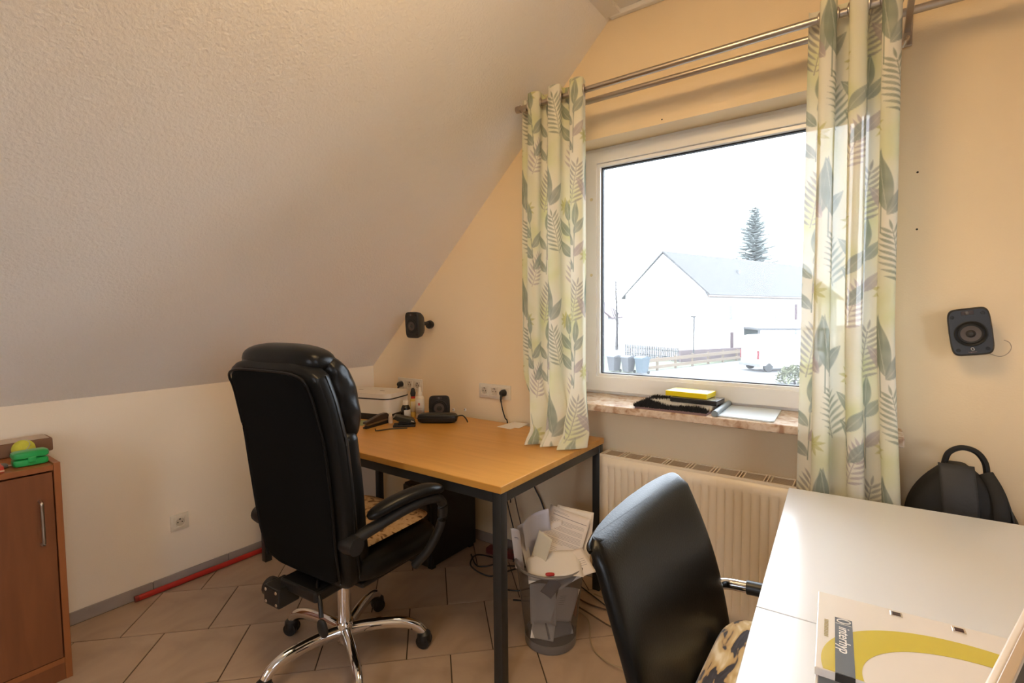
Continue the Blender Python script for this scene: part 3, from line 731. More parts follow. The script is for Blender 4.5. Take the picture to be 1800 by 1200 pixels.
# left curtain: narrow, its hem bunched on the desk
LX0, LX1, LTOP = -1.352, -1.02, 2.325
def f_left(S, T_):
    n = 3.0; LB = .737
    zz = LTOP - (LTOP - LB) * T_
    low = smoothstep((T_ - .80) / .2)
    x = LX0 + S * (LX1 - LX0) - .012 * np.sin(PI * T_) * (1 - S) + .0150 * np.sin(4 * PI * n * S + PI + 1.2) * (1 - .35 * T_)
    x = x + low * (.115 * (1 - S) ** 1.3 + .03 * S) + low * .02 * np.sin(2 * PI * n * S + 2)
    y = YR1 + .034 * np.sin(2 * PI * n * S + .6) * (1 - .15 * T_) + .004 * np.sin(6 * S + 4 * T_)
    y = y - low * (.085 + .05 * np.sin(2 * PI * n * S - .5)) * np.where(S > .05, 1, .7)
    sag = smoothstep((T_ - .965) / .035)
    y = y - sag * (.02 + .03 * np.sin(2 * PI * 1.5 * S) ** 2)
    z = np.maximum(zz - .0 * low, LB) + .012 * low * np.sin(2 * PI * n * S + 2.2) ** 2 * (1 - sag)
    return np.stack([x, y, z], -1)
curtain('leaf print curtain at the left of window, its hem bunched on desk', f_left, 280, 520, .76, LTOP - .735, [((k * PI - .6) / (2 * PI * 3)) for k in range(1, 7)], .16, (-1.2, 1.95, .735))
# ------------------------------------------------------------------ radiator
M_rad = mat('cream_radiator_enamel', (.80, .69, .53), .35)
RX_0, RX_1, RZ0, RZ1, RYF = -1.0, .09, .065, .668, 2.085
rd = thing('radiator', 'cream ribbed panel radiator under the window sill', 'radiator', (-.43, 2.14, 0))
nb = 33; pit = (RX_1 - RX_0 - .04) / nb
bm = bmesh.new(); xs = []
prof = [(0, 0), (.30, 0), (.40, .35), (.47, 1), (.63, 1), (.70, .35), (.80, 0)]
for i in range(nb):
    for f, d in prof: xs.append((RX_0 + .02 + (i + f) * pit, d))
xs = [(RX_0, 0)] + xs + [(RX_1, 0)]
zs = [(RZ0, 0), (RZ0 + .05, 0), (RZ0 + .07, 1), (RZ1 - .075, 1), (RZ1 - .055, 0), (RZ1 - .012, 0)]
V = [[bm.verts.new((x, RYF + .0075 * d * e, z)) for z, e in zs] for x, d in xs]
for i in range(len(V) - 1):
    for j in range(len(zs) - 1): bm.faces.new((V[i][j], V[i + 1][j], V[i + 1][j + 1], V[i][j + 1]))
fp = obj('front_panel', bm, M_rad, rd, world=True, smooth=True); thicken(fp, .004, 1)
for x0 in (RX_0 - .004, RX_1): obj('side_cover', box(x0, x0 + .004, RYF - .002, 2.183, RZ0 + .02, RZ1 - .006, .0015, 1), M_rad, rd, world=True)
obj('rear_panel', box(RX_0, RX_1, 2.166, 2.172, RZ0, RZ1 - .02), M_rad, rd, world=True)
tg = obj('top_grille', frame(0, RX_1 - RX_0 + .006, 0, .10, .006, 0, .012, .001), M_rad, rd)   # rim, laid flat below
tg.data.transform(Matrix.Rotation(R_(-90), 4, 'X')); tg.location = (RX_0 - .003 - rd.location.x, RYF - .003 - rd.location.y, RZ1 - .012)
tg.data.transform(Matrix.Scale(-1, 4, (0, 1, 0))) if min(v.co.y for v in tg.data.vertices) < -.01 else None
tg.data.transform(Matrix.Scale(-1, 4, (0, 0, 1))) if min(v.co.z for v in tg.data.vertices) < -.001 else None
sec = None; nsec = 11; sp2 = (RX_1 - RX_0) / nsec
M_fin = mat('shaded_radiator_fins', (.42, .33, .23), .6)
for i in range(nsec):
    x0 = RX_0 + i * sp2
    for k, dx in enumerate((.0, .012, .024)):
        if i == 0 and k < 2: continue
        obj('cross_bar', box(x0 + dx - .012 - .0022, x0 + dx - .012 + .0022, RYF + .002, 2.178, RZ1 - .01, RZ1 - .001), M_rad, rd, world=True)
    if sec is None:
        b = None
        for k in range(9): b = box(0, sp2 - .03, .006 + k * .0098, .0105 + k * .0098, -.012, -.004, bm=b)
        sec = obj('grille_louvres', b, M_fin, rd); sec['kind'] = 'stuff'; sec.location = (x0 + .014 - rd.location.x, RYF - rd.location.y, RZ1)
    else: dup(sec, rd, (x0 + .014 - rd.location.x, RYF - rd.location.y, RZ1))
for x_ in (-.85, -.05): obj('wall_bracket', box(x_ - .015, x_ + .015, 2.17, 2.199, .12, .60), M_rad, rd, world=True)

# ------------------------------------------------------------------ things on the window sill
SZ = .905
M_fur = mat('black_shag_pile', (.018, .018, .020), .95); M_furw = mat('white_shag_pile', (.72, .68, .60), .95)
fm = thing('fluffy_mat', 'small black and white fluffy mat on the window sill', 'mat', (-.66, 2.16, SZ))
obj('backing', poly_prism([(-.82, 2.045), (-.520, 2.035), (-.518, 2.17), (-.53, 2.31), (-.80, 2.315)], SZ + .0005, SZ + .009), mat('mauve_mat_backing', (.22, .14, .14), .9), fm, world=True)
for nm, mt, cond in (('black_pile', M_fur, 0), ('white_pile', M_furw, 1)):
    b = bmesh.new(); r4 = random.Random(9)
    for i in range(5200):
        x = r4.uniform(-.822, -.522); y = r4.uniform(2.042, 2.312)
        wz = (y > 2.10 + .02 * math.sin(x * 40)) and (y < 2.235) and x > -.765 + .03 * math.sin(y * 60)
        if wz != bool(cond): continue
        hgt = r4.uniform(.012, .022); lx, ly = r4.uniform(-.008, .008), r4.uniform(-.010, .006)
        c = Vector((x, y, SZ + .008)); tip = c + Vector((lx, ly, hgt)); w = .0032
        v = [b.verts.new(c + Vector((w, 0, 0))), b.verts.new(c + Vector((-w * .5, w, 0))), b.verts.new(c + Vector((-w * .5, -w, 0))), b.verts.new(tip)]
        for q in range(3): b.faces.new((v[q], v[(q + 1) % 3], v[3]))
    o = obj(nm, b, mt, fm, world=True); o['kind'] = 'stuff'
bz = SZ + .026
bb = thing('black_booklet', 'flat black case lying on the fluffy mat under yellow book', 'case', (-.612, 2.19, bz), R_(-4))
obj('body', box(-.085, .112, -.05, .06, 0, .017, .003), mat('black_satin', (.02, .02, .022), .25), bb); obj('lid', box(-.085, .112, -.05, .06, .0175, .021, .0015), mat('grey_black_lid', (.08, .08, .085), .2), bb)
bz += .0215
yb = thing('yellow_book', 'bright yellow box with dark cover picture lying on the black case', 'box', (-.628, 2.215, bz), R_(-5))
obj('cover', box(-.095, .085, -.055, .06, 0, .022, .002), mat('yellow_print_card', (.80, .62, .005), .4), yb)
obj('cover_picture', box(.015, .07, -.043, .05, .0221, .0226), mat('mauve_print', (.22, .16, .16), .4), yb); obj('picture_highlight', box(.03, .06, -.025, .03, .0227, .023), mat('pale_print', (.55, .55, .55), .4), yb)
fo = thing('display_folder', 'silver grey tablet cover with rolled hinge lying on the sill', 'folder', (-.385, 2.16, SZ), R_(2))
obj('board', poly_prism([(-.10, -.10), (.085, -.115), (.10, -.10), (.10, .15), (-.10, .155)], .0005, .006), mat('silver_blue_board', (.60, .68, .74), .28), fo)
obj('rolled_hinge', tube([(-.108, -.115, .013), (-.104, .155, .013)], .0125, 16), mat('grey_rubber_roll', (.20, .25, .28), .4), fo, smooth=True)
fg = thing('figurine', 'small blue and white figurine beside the right curtain on sill', 'figurine', (-.17, 2.085, SZ))
obj('body', lathe([(0, 0), (.012, 0), (.016, .008), (.021, .03), (.018, .048), (.008, .058), (0, .06)], 20), mat('pale_blue_glaze', (.35, .52, .60), .25), fg, smooth='all')
obj('head', xf(lathe([(0, 0), (.012, .004), (.017, .016), (.012, .028), (0, .032)], 18), (-.006, -.002, .056)), mat('cream_glaze', (.70, .62, .52), .3), fg, smooth='all')
obj('cap', xf(lathe([(0, .012), (.015, .008), (.021, .001), (.021, -.002), (0, -.002)], 18), (-.010, -.004, .062), (0, R_(-14), 0)), mat('navy_glaze', (.05, .06, .10), .3), fg, smooth='all')

# ------------------------------------------------------------------ sockets
M_sock = mat('cream_socket_plastic', (.74, .67, .55), .35); M_hole = mat('socket_hole', (.03, .025, .02), .8)
def socket(label, n, loc, rz, group):
    """local: wall plane y=0, facing -y, x right"""
    t = thing('wall_socket', label, 'socket', loc, rz, group=group)
    w = .071 * n + .010
    obj('plate', box(-w / 2, w / 2, -.010, -.0005, -.0405, .0405, .004), M_sock, t, smooth=True)
    for i in range(n):
        cx = (i - (n - 1) / 2) * .071
        ins = obj('insert', frame(cx - .0275, cx + .0275, -.0275, .0275, .0075, -.0135, -.0095, .001), M_sock, t)
        obj('well_rim', xf(lathe([(.0205, 0), (.0205, .0065), (.0195, .0065), (.019, .0)], 28), (cx, -.0085, 0), (R_(90), 0, 0)), M_sock, ins, smooth=True)
        obj('well', xf(lathe([(.0195, .0045), (.0185, .0008), (0, .0008)], 28), (cx, -.0095, 0), (R_(90), 0, 0)), mat('socket_well', (.55, .47, .36), .5), ins, smooth=True)
        for s in (-1, 1): obj('contact_hole', xf(lathe([(0, .0006), (.003, .0006), (.003, 0), (0, 0)], 10), (cx + s * .0095, -.0105, 0), (R_(90), 0, 0)), M_hole, ins)
        obj('earth_clip', box(cx - .003, cx + .003, -.0125, -.010, .0125, .018), M_hole, ins)
    return t
s1 = socket('triple wall socket above the printer with a black plug in it', 3, (-2.385, W, .868), 0, 'sockets in the room')
s2 = socket('triple wall socket beside the left curtain with a black plug', 3, (-1.70, W, .882), 0, 'sockets in the room')
s3 = socket('single wall socket low on the knee wall above the red pole', 1, (K, .992, .305), R_(90), 'sockets in the room')
def plug(label, loc, path, grp):
    t = thing('power_plug', label, 'plug', loc, group=grp)
    obj('plug_body', xf(lathe([(0, 0), (.0185, 0), (.0185, .018), (.015, .030), (.009, .036), (0, .036)], 20), (0, 0, 0), (R_(90), 0, 0)), M_black, t, smooth=True)
    obj('strain_relief', tube(smooth_path([(0, -.026, -.008), (0, -.034, -.03), (0, -.03, -.05)], 4), [.008, .0075, .007, .0065, .006, .0055, .005, .0045, .004], 10), M_black, t, smooth=True)
    obj('cord', tube(smooth_path([(0, -.03, -.05)] + path, 8), .0034, 8), M_cablek, t, smooth=True)
plug('black plug in the socket beside the left curtain, cord running down', (-1.628, W - .012, .882), [(.006, -.026, -.09), (.018, -.02, -.135), (.03, -.016, -.16), (.032, -.018, -.30), (.05, -.02, -.6)], 'plugs in the wall sockets')
plug('black plug in the left end of socket above the printer', (-2.455, W - .012, .868), [(-.012, -.03, -.07), (-.02, -.03, -.11), (-.02, -.025, -.30), (-.02, -.02, -.55)], 'plugs in the wall sockets')
for i, (px, pz, lb) in enumerate([(-2.013, .737, 'left'), (-1.923, .747, 'right')]):
    c = thing('cable_clip', f'small white cable clip low on window wall, {lb} one of two', 'cable clip', (px, W, pz + .008), group='cable clips over the desk edge')
    obj('clip', box(-.006, .006, -.010, -.0005, -.008, .008, .002), M_white, c); obj('nail', tube([(0, -.013, .003), (0, -.010, .003)], .002, 8), mat('red_brown_nail', (.25, .08, .05), .5), c)
tag(obj('hanging_cord', tube(smooth_path([(-1.50, 2.175, .67), (-1.46, 2.18, .50), (-1.43, 2.18, .40), (-1.385, 2.18, .325), (-1.35, 2.18, .22), (-1.345, 2.17, .08), (-1.36, 2.12, .006)], 8), .004, 8), M_cablek, smooth=True), 'black cord hanging down the wall under the desk', 'cable')

# ------------------------------------------------------------------ loudspeakers
M_spk = mat('black_speaker_shell', (.014, .014, .015), .4); M_cone = mat('brown_grey_cone', (.085, .065, .055), .45); M_rubber = mat('speaker_surround', (.006, .006, .006), .55)
def speaker(label, loc, rot, w=.105, h=.152, d=.075, logo=False, grp='small black loudspeakers'):
    """local: front faces -y, centre of front at origin"""
    t = thing('loudspeaker', label, 'loudspeaker', loc, rot=rot, group=grp)
    N = 44; R = []
    for yy, k in ((.0, .93), (.004, .985), (.012, 1.0), (d * .55, .93), (d * .9, .72), (d, .62)):
        R.append([(sq(2 * PI * j / N, w / 2 * k, h / 2 * k, 6.5)[0] * (1 - .05 * (abs(sq(2 * PI * j / N, 1, 1, 6.5)[1]) ** 2)), yy, sq(2 * PI * j / N, w / 2 * k, h / 2 * k, 6.5)[1]) for j in range(N)])
    cab = obj('cabinet', loft(R), M_spk, t, smooth=True)
    rw = w * .385
    ring = obj('woofer', xf(lathe([(rw, 0), (rw, .0035), (rw * .93, .005), (rw * .82, .002), (rw * .74, .0045), (rw * .6, .003)], 36), (0, 0.0, -.006), (R_(90), 0, 0)), M_rubber, t, smooth=True)
    obj('cone', xf(lathe([(rw * .62, .0030), (rw * .30, -.004 + .005), (rw * .24, .0025), (0, .0045)], 36), (0, -.001, -.006), (R_(90), 0, 0)), M_cone, ring, smooth=True)
    obj('dust_cap', xf(lathe([(rw * .3, .002), (rw * .28, .004), (rw * .17, .0065), (rw * .14, .005), (0, .007)], 28), (0, -.001, -.006), (R_(90), 0, 0)), mat('dark_dust_cap', (.03, .026, .024), .4), ring, smooth=True)
    tw = obj('tweeter', box(-.016, .014, -.0022, .001, h * .355, h * .435, .001), mat('speaker_brown_grille', (.05, .03, .028), .5), t)
    obj('tweeter_dome', xf(lathe([(0, .004), (.004, .003), (.006, 0)], 14), (-.002, -.0022, h * .395), (R_(90), 0, 0)), mat('grey_dome', (.12, .11, .11), .3), tw, smooth=True)
    for sx, sz in ((-.4, .33), (.36, .37), (-.36, -.37), (.36, -.37)):
        obj('grille_peg', xf(lathe([(0, .0012), (.005, .001), (.0055, 0), (0, 0)], 14), (sx * w * .92, -.0002, sz * h), (R_(90), 0, 0)), M_rubber, t)
    if logo:
        lg = obj('maker_mark', xf(tube(smooth_path([(.0025, 0, .0035), (-.003, 0, .004), (-.0045, 0, 0), (-.002, 0, -.004), (.003, 0, -.003), (.003, 0, .0005), (.0005, 0, .0005)], 4), .0008, 6), (0, -.0012, -h * .36)), mat('silver_mark', (.6, .58, .55), .3), t)
        obj('maker_name', xf(textmesh('Logitech', .0058), (-.0115, -.0008, -h * .36 - .011), (R_(90), 0, 0)), mat('red_brown_mark', (.30, .17, .14), .5), t)
    return t
rs = speaker('black loudspeaker mounted on window wall right of the curtain', (.258, 2.128, 1.249), (R_(0), R_(-8), R_(-4)), logo=True)
obj('wall_mount', tube([(0, .07, 0), (0, .071, 0)], .02, 16), M_black, rs); 
obj('mount_plate', xf(lathe([(0, 0), (.024, 0), (.024, .006), (0, .006)], 20), (0, .071, 0), (R_(90), 0, 0)), M_black, rs, smooth=True)
tag(obj('wire_loop', tube(smooth_path([(.312, W - .004, 1.178), (.335, W - .018, 1.170), (.352, W - .016, 1.178), (.362, W - .012, 1.196), (.358, W - .01, 1.214), (.346, W - .004, 1.222)], 6), .0012, 6), mat('bare_tan_wire', (.45, .33, .22), .5), smooth=True), 'thin curled wire end on the wall beside right loudspeaker', 'wire')
ls = speaker('black loudspeaker on a ball bracket on the wall above printer', (-2.152, 2.0, 1.255), (R_(3), 0, R_(4)))
obj('bracket_arm', tube([(0, .07, 0), (-.012, .15, 0)], .011, 12), M_black, ls, smooth=True)
obj('bracket_disc', xf(lathe([(0, 0), (.02, .0), (.026, .012), (.024, .03), (0, .032)], 24), (-.015, .192, -.01), (R_(90), 0, 0)), M_black, ls, smooth=True)
speaker('black loudspeaker standing on the desk behind the black case', (-1.962, 2.02, .73 + .0645), (0, 0, R_(40)), w=.120, h=.128, d=.07)

# ------------------------------------------------------------------ things on the desk
pr = thing('printer', 'white flat inkjet printer with black trim in the desk corner', 'printer', (-2.13, 1.80, DZ), R_(14))
def rbox(x0, x1, y0, y1, z0, z1, r, n=8, bm=None):
    pts = []
    for cx, cy, a0 in ((x1 - r, y1 - r, 0), (x0 + r, y1 - r, 90), (x0 + r, y0 + r, 180), (x1 - r, y0 + r, 270)):
        for k in range(n + 1): a = R_(a0 + 90 * k / n); pts.append((cx + r * math.cos(a), cy + r * math.sin(a)))
    return join(bm, poly_prism(pts, z0, z1))
M_prw = mat('white_printer_shell', (.72, .66, .57), .35)
obj('base', rbox(-.405, -.012, .012, .205, 0, .038, .03), M_black, pr, smooth=True)
obj('body', rbox(-.42, .0, 0.0, .215, .038, .118, .045), M_prw, pr, smooth=True)
obj('trim_band', rbox(-.422, .002, -.002, .217, .118, .1245, .046), M_black, pr, smooth=True)
ld = obj('scanner_lid', rbox(-.42, 0, 0, .215, .1245, .150, .045), M_prw, pr, smooth=True)
for x_ in (-.13, -.28): obj('lid_badge', box(x_, x_ + .03, .10, .106, .150, .1508), mat('brown_badge', (.25, .17, .10), .5), ld)
tag(obj('green_card', xf(box(-.055, .075, -.06, .06, .0003, .0018), (-2.265, 1.685, DZ), (0, 0, R_(20))), mat('pale_green_card', (.27, .33, .19), .7)), 'pale green card lying in front of the printer', 'card')
def bottle(label, loc, prof, mt, caps, lab=None):
    t = thing('bottle', label, 'bottle', loc, group='bottles on the desk')
    obj('body', lathe(prof, 28), mt, t, smooth=True)
    for nm, p, m_ in caps: obj(nm, lathe(p, 20), m_, t, smooth=True)
    if lab:
        nm, r, z0, z1, m_, a0, a1 = lab
        b = grid(14, 2, lambda u, v: (r * math.cos(a0 + (a1 - a0) * u), r * math.sin(a0 + (a1 - a0) * u), z0 + (z1 - z0) * v)); thicken(obj(nm, b, m_, t, smooth='all'), .0006, 1)
    return t
M_bw = mat('white_bottle', (.74, .68, .58), .4); M_lab = mat('white_paper_label', (.62, .58, .52), .7)
b1 = bottle('tall white spray bottle beside the desk loudspeaker', (-2.052, 1.958, DZ), [(0, 0), (.022, 0), (.0245, .004), (.0245, .118), (.020, .126), (.012, .130), (0, .130)], M_bw,
       [('cap', [(0, .129), (.0145, .129), (.0145, .145), (.010, .152), (.008, .170), (.006, .178), (0, .178)], M_bw)], ('label', .0247, .03, .112, M_lab, -1.9, .7))
obj('print_mark', xf(box(-.0055, .0055, -.0006, 0, -.007, .007), (.0252 * math.cos(-.95), .0252 * math.sin(-.95), .085), (0, 0, R_(35))), mat('red_print', (.45, .08, .06), .6), b1)
for k in range(3): obj('print_line', xf(box(-.012, .012, -.0006, 0, -.0008, .0008), (.0252 * math.cos(-.85), .0252 * math.sin(-.85), .062 - k * .009), (0, 0, R_(41))), mat('brown_print', (.32, .24, .18), .6), b1)
bottle('brown glass bottle with white cap behind the hole punch', (-2.10, 1.895, DZ), [(0, 0), (.024, 0), (.026, .004), (.026, .062), (.020, .078), (.013, .084), (0, .084)], mat('brown_glass', (.016, .010, .006), .15),
       [('cap', [(0, .083), (.0155, .083), (.0155, .105), (.014, .108), (0, .108)], M_bw)], ('label', .0263, .008, .058, mat('grey_white_label', (.50, .49, .47), .7), -1.1, .6))
bottle('slim yellow bottle with red collar and black spray head', (-2.125, 1.975, DZ), [(0, 0), (.017, 0), (.0185, .004), (.0185, .098), (.012, .106), (0, .106)], mat('yellow_bottle', (.68, .50, .12), .4),
       [('collar', [(0, .105), (.0125, .105), (.0125, .118), (0, .118)], mat('red_collar', (.55, .03, .02), .4)), ('spray_head', [(0, .117), (.013, .118), (.016, .135), (.010, .160), (.004, .166), (0, .166)], M_black)], ('label', .0187, .03, .09, mat('pale_yellow_label', (.72, .62, .40), .7), -1.6, .4))
bottle('tiny white correction bottle behind the stapler', (-2.10, 1.785, DZ), [(0, 0), (.0115, 0), (.012, .003), (.012, .036), (.008, .040), (0, .04)], mat('pinkish_white_bottle', (.66, .55, .46), .4),
       [('cap', [(0, .039), (.009, .039), (.0085, .055), (0, .056)], M_bw)])
bc = thing('black_case', 'long rounded black case lying before the desk loudspeaker', 'case', (-1.893, 1.935, DZ), R_(34))
obj('lower_shell', xf(cushion(0, 0, 0, .108, .034, .027, 5, 4, 44, 10), (0, 0, .027)), M_black, bc, smooth=True); obj('zip_line', rbox(-.1095, .1095, -.0352, .0352, .027, .0295, .016), mat('dark_zip', (.03, .03, .03), .5), bc, smooth=True)
obj('pull_cord', tube(smooth_path([(.106, .0, .036), (.135, .01, .036), (.155, .0, .02), (.165, -.01, .004)], 5), .0035, 8), M_cablek, bc, smooth=True)
# stapler: base arm, top arm, handle
stp = thing('stapler', 'dark brown and black stapler lying before the printer', 'stapler', (-2.112, 1.70, DZ), R_(98))
obj('base_arm', poly_prism([(-.085, 0), (.075, 0), (.085, .008), (.08, .016), (-.075, .010), (-.088, .008)], -.013, .013, 'y', .002), M_black, stp)
obj('magazine', poly_prism([(-.08, .020), (.06, .028), (.085, .022), (.08, .016), (-.075, .0125)], -.010, .010, 'y', .0015), M_steel, stp)
obj('handle_arm', poly_prism([(-.088, .026), (-.078, .022), (.055, .030), (.088, .024), (.092, .04), (.07, .058), (.03, .058), (-.05, .040), (-.086, .036)], -.013, .013, 'y', .003), mat('brown_black_plastic', (.045, .028, .02), .35), stp)
hp = thing('hole_punch', 'black hole punch standing before the brown bottle', 'hole punch', (-1.985, 1.775, DZ), R_(48))
obj('base_plate', poly_prism([(-.055, -.03), (.06, -.036), (.065, .03), (-.05, .04)], 0, .012, 'z', .003), M_black, hp)
obj('body_block', poly_prism([(-.03, .012), (.04, .012), (.03, .03), (-.02, .032)], -.02, .025, 'y', .002), M_black, hp)
obj('lever', poly_prism([(-.055, .048), (-.04, .062), (.045, .040), (.062, .024), (.055, .020), (-.03, .034)], -.036, .036, 'y', .003), mat('green_black_plastic', (.012, .016, .013), .3), hp)
obj('badge', xf(box(-.008, .008, -.0005, 0, -.002, .002), (.045, -.0365, .030), (0, R_(20), 0)), mat('silver_mark', (.6, .58, .55), .3), hp)
tag(obj('hex_key', tube([(-2.012, 1.612, DZ + .014), (-2.012, 1.612, DZ + .004), (-2.005, 1.622, DZ + .003), (-1.985, 1.68, DZ + .003), (-1.925, 1.745, DZ + .003)], .003, 8), M_black), 'thin black hex key lying before the hole punch', 'hex key')
en = thing('envelopes', 'two white papers lying on desk beside the left curtain', 'paper', (-1.515, 2.11, DZ))
M_paper = mat('white_paper', (.78, .74, .70), .8)
obj('sheet', xf(box(-.045, .045, -.07, .06, .0004, .0012), (0, -.01, 0), (0, 0, R_(-3))), M_paper, en); obj('sheet', xf(box(-.04, .05, -.06, .06, .0014, .0022), (.012, .008, 0), (0, 0, R_(8))), M_paper, en)

# ------------------------------------------------------------------ cables on the floor
M_cbr = mat('brown_cable', (.09, .055, .035), .5); M_cbe = mat('beige_cable', (.36, .27, .17), .5); M_crd = mat('dark_red_strip', (.14, .02, .02), .5)
rc = random.Random(21)
CABS = [(M_cablek, 'coiled black cable on floor beside the computer tower', [(-1.74, 2.02), (-1.62, 1.93), (-1.55, 1.98), (-1.60, 2.06), (-1.70, 2.02), (-1.64, 1.90), (-1.52, 1.90), (-1.46, 1.98), (-1.38, 2.06), (-1.20, 2.02)], .004),
        (M_cablek, 'black cable looping on the floor behind near desk leg', [(-1.42, 2.08), (-1.50, 1.98), (-1.44, 1.86), (-1.32, 1.86), (-1.24, 1.95), (-1.16, 1.93), (-1.20, 1.84), (-1.30, 1.80)], .0035),
        (M_cbr, 'brown cable trailing past the radiator corner on floor', [(-1.25, 2.05), (-1.05, 1.98), (-.92, 1.96), (-.80, 1.98), (-.72, 1.90), (-.82, 1.86), (-.95, 1.88), (-1.05, 1.93)], .0035),
        (M_cablek, 'thin black cable crossing the floor under the radiator', [(-1.10, 2.08), (-.95, 2.0), (-.84, 1.93), (-.72, 1.86), (-.60, 1.84), (-.5, 1.9)], .003),
        (M_cbe, 'beige cable running along the floor right of waste basket', [(-1.05, 1.90), (-.94, 1.84), (-.86, 1.72), (-.76, 1.66), (-.66, 1.66), (-.55, 1.70)], .003),
        (M_cbe, 'pale beige cable curled under the radiator end', [(-1.02, 2.06), (-.90, 2.04), (-.82, 1.97), (-.86, 1.90), (-.78, 1.86), (-.70, 1.92), (-.66, 2.02)], .003)]
for i, (m_, lb, pts, r_) in enumerate(CABS):
    z = r_ + .0003
    pth = smooth_path([(x, y, z + (.009 * ((k + i) % 3) if 0 < k < len(pts) - 1 else 0)) for k, (x, y) in enumerate(pts)], 8)
    tag(obj('floor_cable', tube(pth, r_, 7), m_, smooth=True), lb, 'cable', 'cables on the floor')
for i, (x0, x1, m_, lb) in enumerate([(-1.66, -1.52, M_cablek, 'black cable hanging from desk beside the computer tower'), (-1.60, -1.46, M_cbr, 'brown cable hanging under the desk left of the near leg'), (-1.56, -1.62, M_cbr, 'thin brown cable hanging crossed behind the near desk leg')]):
    tag(obj('drop_cable', tube(smooth_path([(x0, 2.10, .66), (x0 * .7 + x1 * .3, 2.12, .5), (x0 * .4 + x1 * .6, 2.14, .28), (x1, 2.13, .10), (x1 + .02, 2.08, .006)], 8), .0032, 7), m_, smooth=True), lb, 'cable', 'cables hanging under the desk')
ps_ = thing('power_strip', 'dark red power strip on floor under the desk', 'power strip', (-1.58, 2.12, 0), R_(8))
obj('housing', box(-.11, .11, -.025, .025, 0.0, .035, .006), M_crd, ps_)
for k in range(3): obj('outlet', lathe([(0, .0352), (.016, .0352), (.016, .0345), (0, .0345)], 16, (k - 1) * .06, 0), M_black, ps_)

# ------------------------------------------------------------------ waste basket with paper
bk_m = bpy.data.materials.new('grey_perforated_mesh'); bk_m.use_nodes = True; nt = bk_m.node_tree; pb = nt.nodes['Principled BSDF']
pb.inputs['Base Color'].default_value = (.17, .155, .15, 1); pb.inputs['Roughness'].default_value = .5; pb.inputs['Metallic'].default_value = .1
tpn = nt.nodes.new('ShaderNodeBsdfTransparent'); mxn = nt.nodes.new('ShaderNodeMixShader'); mxn.inputs[0].default_value = .45
nt.links.new(pb.outputs[0], mxn.inputs[1]); nt.links.new(tpn.outputs[0], mxn.inputs[2]); nt.links.new(mxn.outputs[0], nt.nodes['Material Output'].inputs[0])
M_rim = mat('grey_basket_rim', (.20, .185, .18), .4)
BX, BY = -1.02, 1.668
wb = thing('waste_basket', 'grey wire mesh waste basket full of paper beside the desk', 'waste basket', (BX, BY, 0))
o = obj('mesh_wall', lathe([(.1015, .03), (.136, .322)], 48), bk_m, wb, smooth='all')
obj('base_ring', lathe([(0, 0), (.099, 0), (.1025, .004), (.104, .036), (.1005, .036), (.099, .006), (0, .005)], 48), M_rim, wb, smooth=True)
obj('rim', tube([(.1375 * math.cos(2 * PI * k / 48), .1375 * math.sin(2 * PI * k / 48), .326) for k in range(48)], .0055, 10, closed=True), M_rim, wb, smooth='all')
def sheet(name, label, centre, ux, uy, w, h, bend=0., fold=0., mt=None, lines=None, cat='paper', grp='papers in the waste basket'):
    """sheet centred at centre; ux, uy edge directions; bend curls along uy"""
    ux = Vector(ux).normalized(); uy = Vector(uy); uy = (uy - uy.dot(ux) * ux).normalized(); nz = ux.cross(uy)
    c = Vector(centre)
    def fn(u, v): return ux * ((u - .5) * w) + uy * ((v - .5) * h) + nz * (bend * (4 * (u - .5) ** 2) + fold * (v - .5) ** 2 * 4)
    t = thing(name, label, cat, tuple(c), group=grp)
    o = obj('page', grid(12, 12, fn), mt or M_paper, t, smooth='all'); thicken(o, .0008)
    if lines:
        b = None
        for (v0, u0, u1, th) in lines:
            for sgn in (1,):
                g_ = grid(10, 1, lambda u, v: fn(u0 + (u1 - u0) * u, v0 + th * (v - .5)) + nz * .0008)
                b = join(b, g_)
        q = obj('printed_lines', b, mat('grey_print', (.28, .25, .27), .8), o); q['kind'] = 'stuff'
    return t
LN = [(.93, .12, .45, .006), (.91, .12, .5, .006), (.86, .12, .95, .012)]
for blk, (v1, n_) in enumerate([(.79, 4), (.68, 4), (.57, 5), (.44, 4)]):
    for k in range(n_): LN.append((v1 - k * .022, .10, .55 + .38 * ((k * 7 + blk * 3) % 5) / 4 if k == n_ - 1 else .92, .005))
for k in range(3): LN.append((.30 - k * .03, .10, .45, .005)); LN.append((.30 - k * .03, .6, .85, .005))
M_paperw = mat('warm_white_paper', (.76, .70, .66), .8); M_paperb = mat('bluish_white_paper', (.70, .72, .84), .8); M_cream = mat('cream_envelope', (.72, .67, .54), .8)
rdir = Vector((.81, .58, 0)); vdir = Vector((-.58, .81, 0))     # across / away from the viewer
def bp3(a, b_, z): return (BX + rdir.x * a + vdir.x * b_, BY + rdir.y * a + vdir.y * b_, z)
sheet('paper_sheet', 'printed letter page lying on top of the waste basket', bp3(.055, .05, .395), rdir * .88 + Vector((0, 0, -.28)) - vdir * .2, Vector((0, 0, .62)) + vdir * .5 + rdir * .55, .175, .225, .006, lines=LN, mt=M_paperw)
sheet('paper_sheet', 'printed page half hidden behind the letter page in basket', bp3(.10, .075, .40), rdir * .86 + Vector((0, 0, -.20)), Vector((0, 0, .6)) + vdir * .5 + rdir * .5, .16, .21, .004, mt=M_paper)
sheet('paper_sheet', 'bluish white page standing upright at back of the basket', bp3(-.055, .05, .405), rdir * .75 + vdir * .45 + Vector((0, 0, .25)), Vector((0, 0, 1)) + rdir * .42, .13, .235, .018, mt=M_paperb)
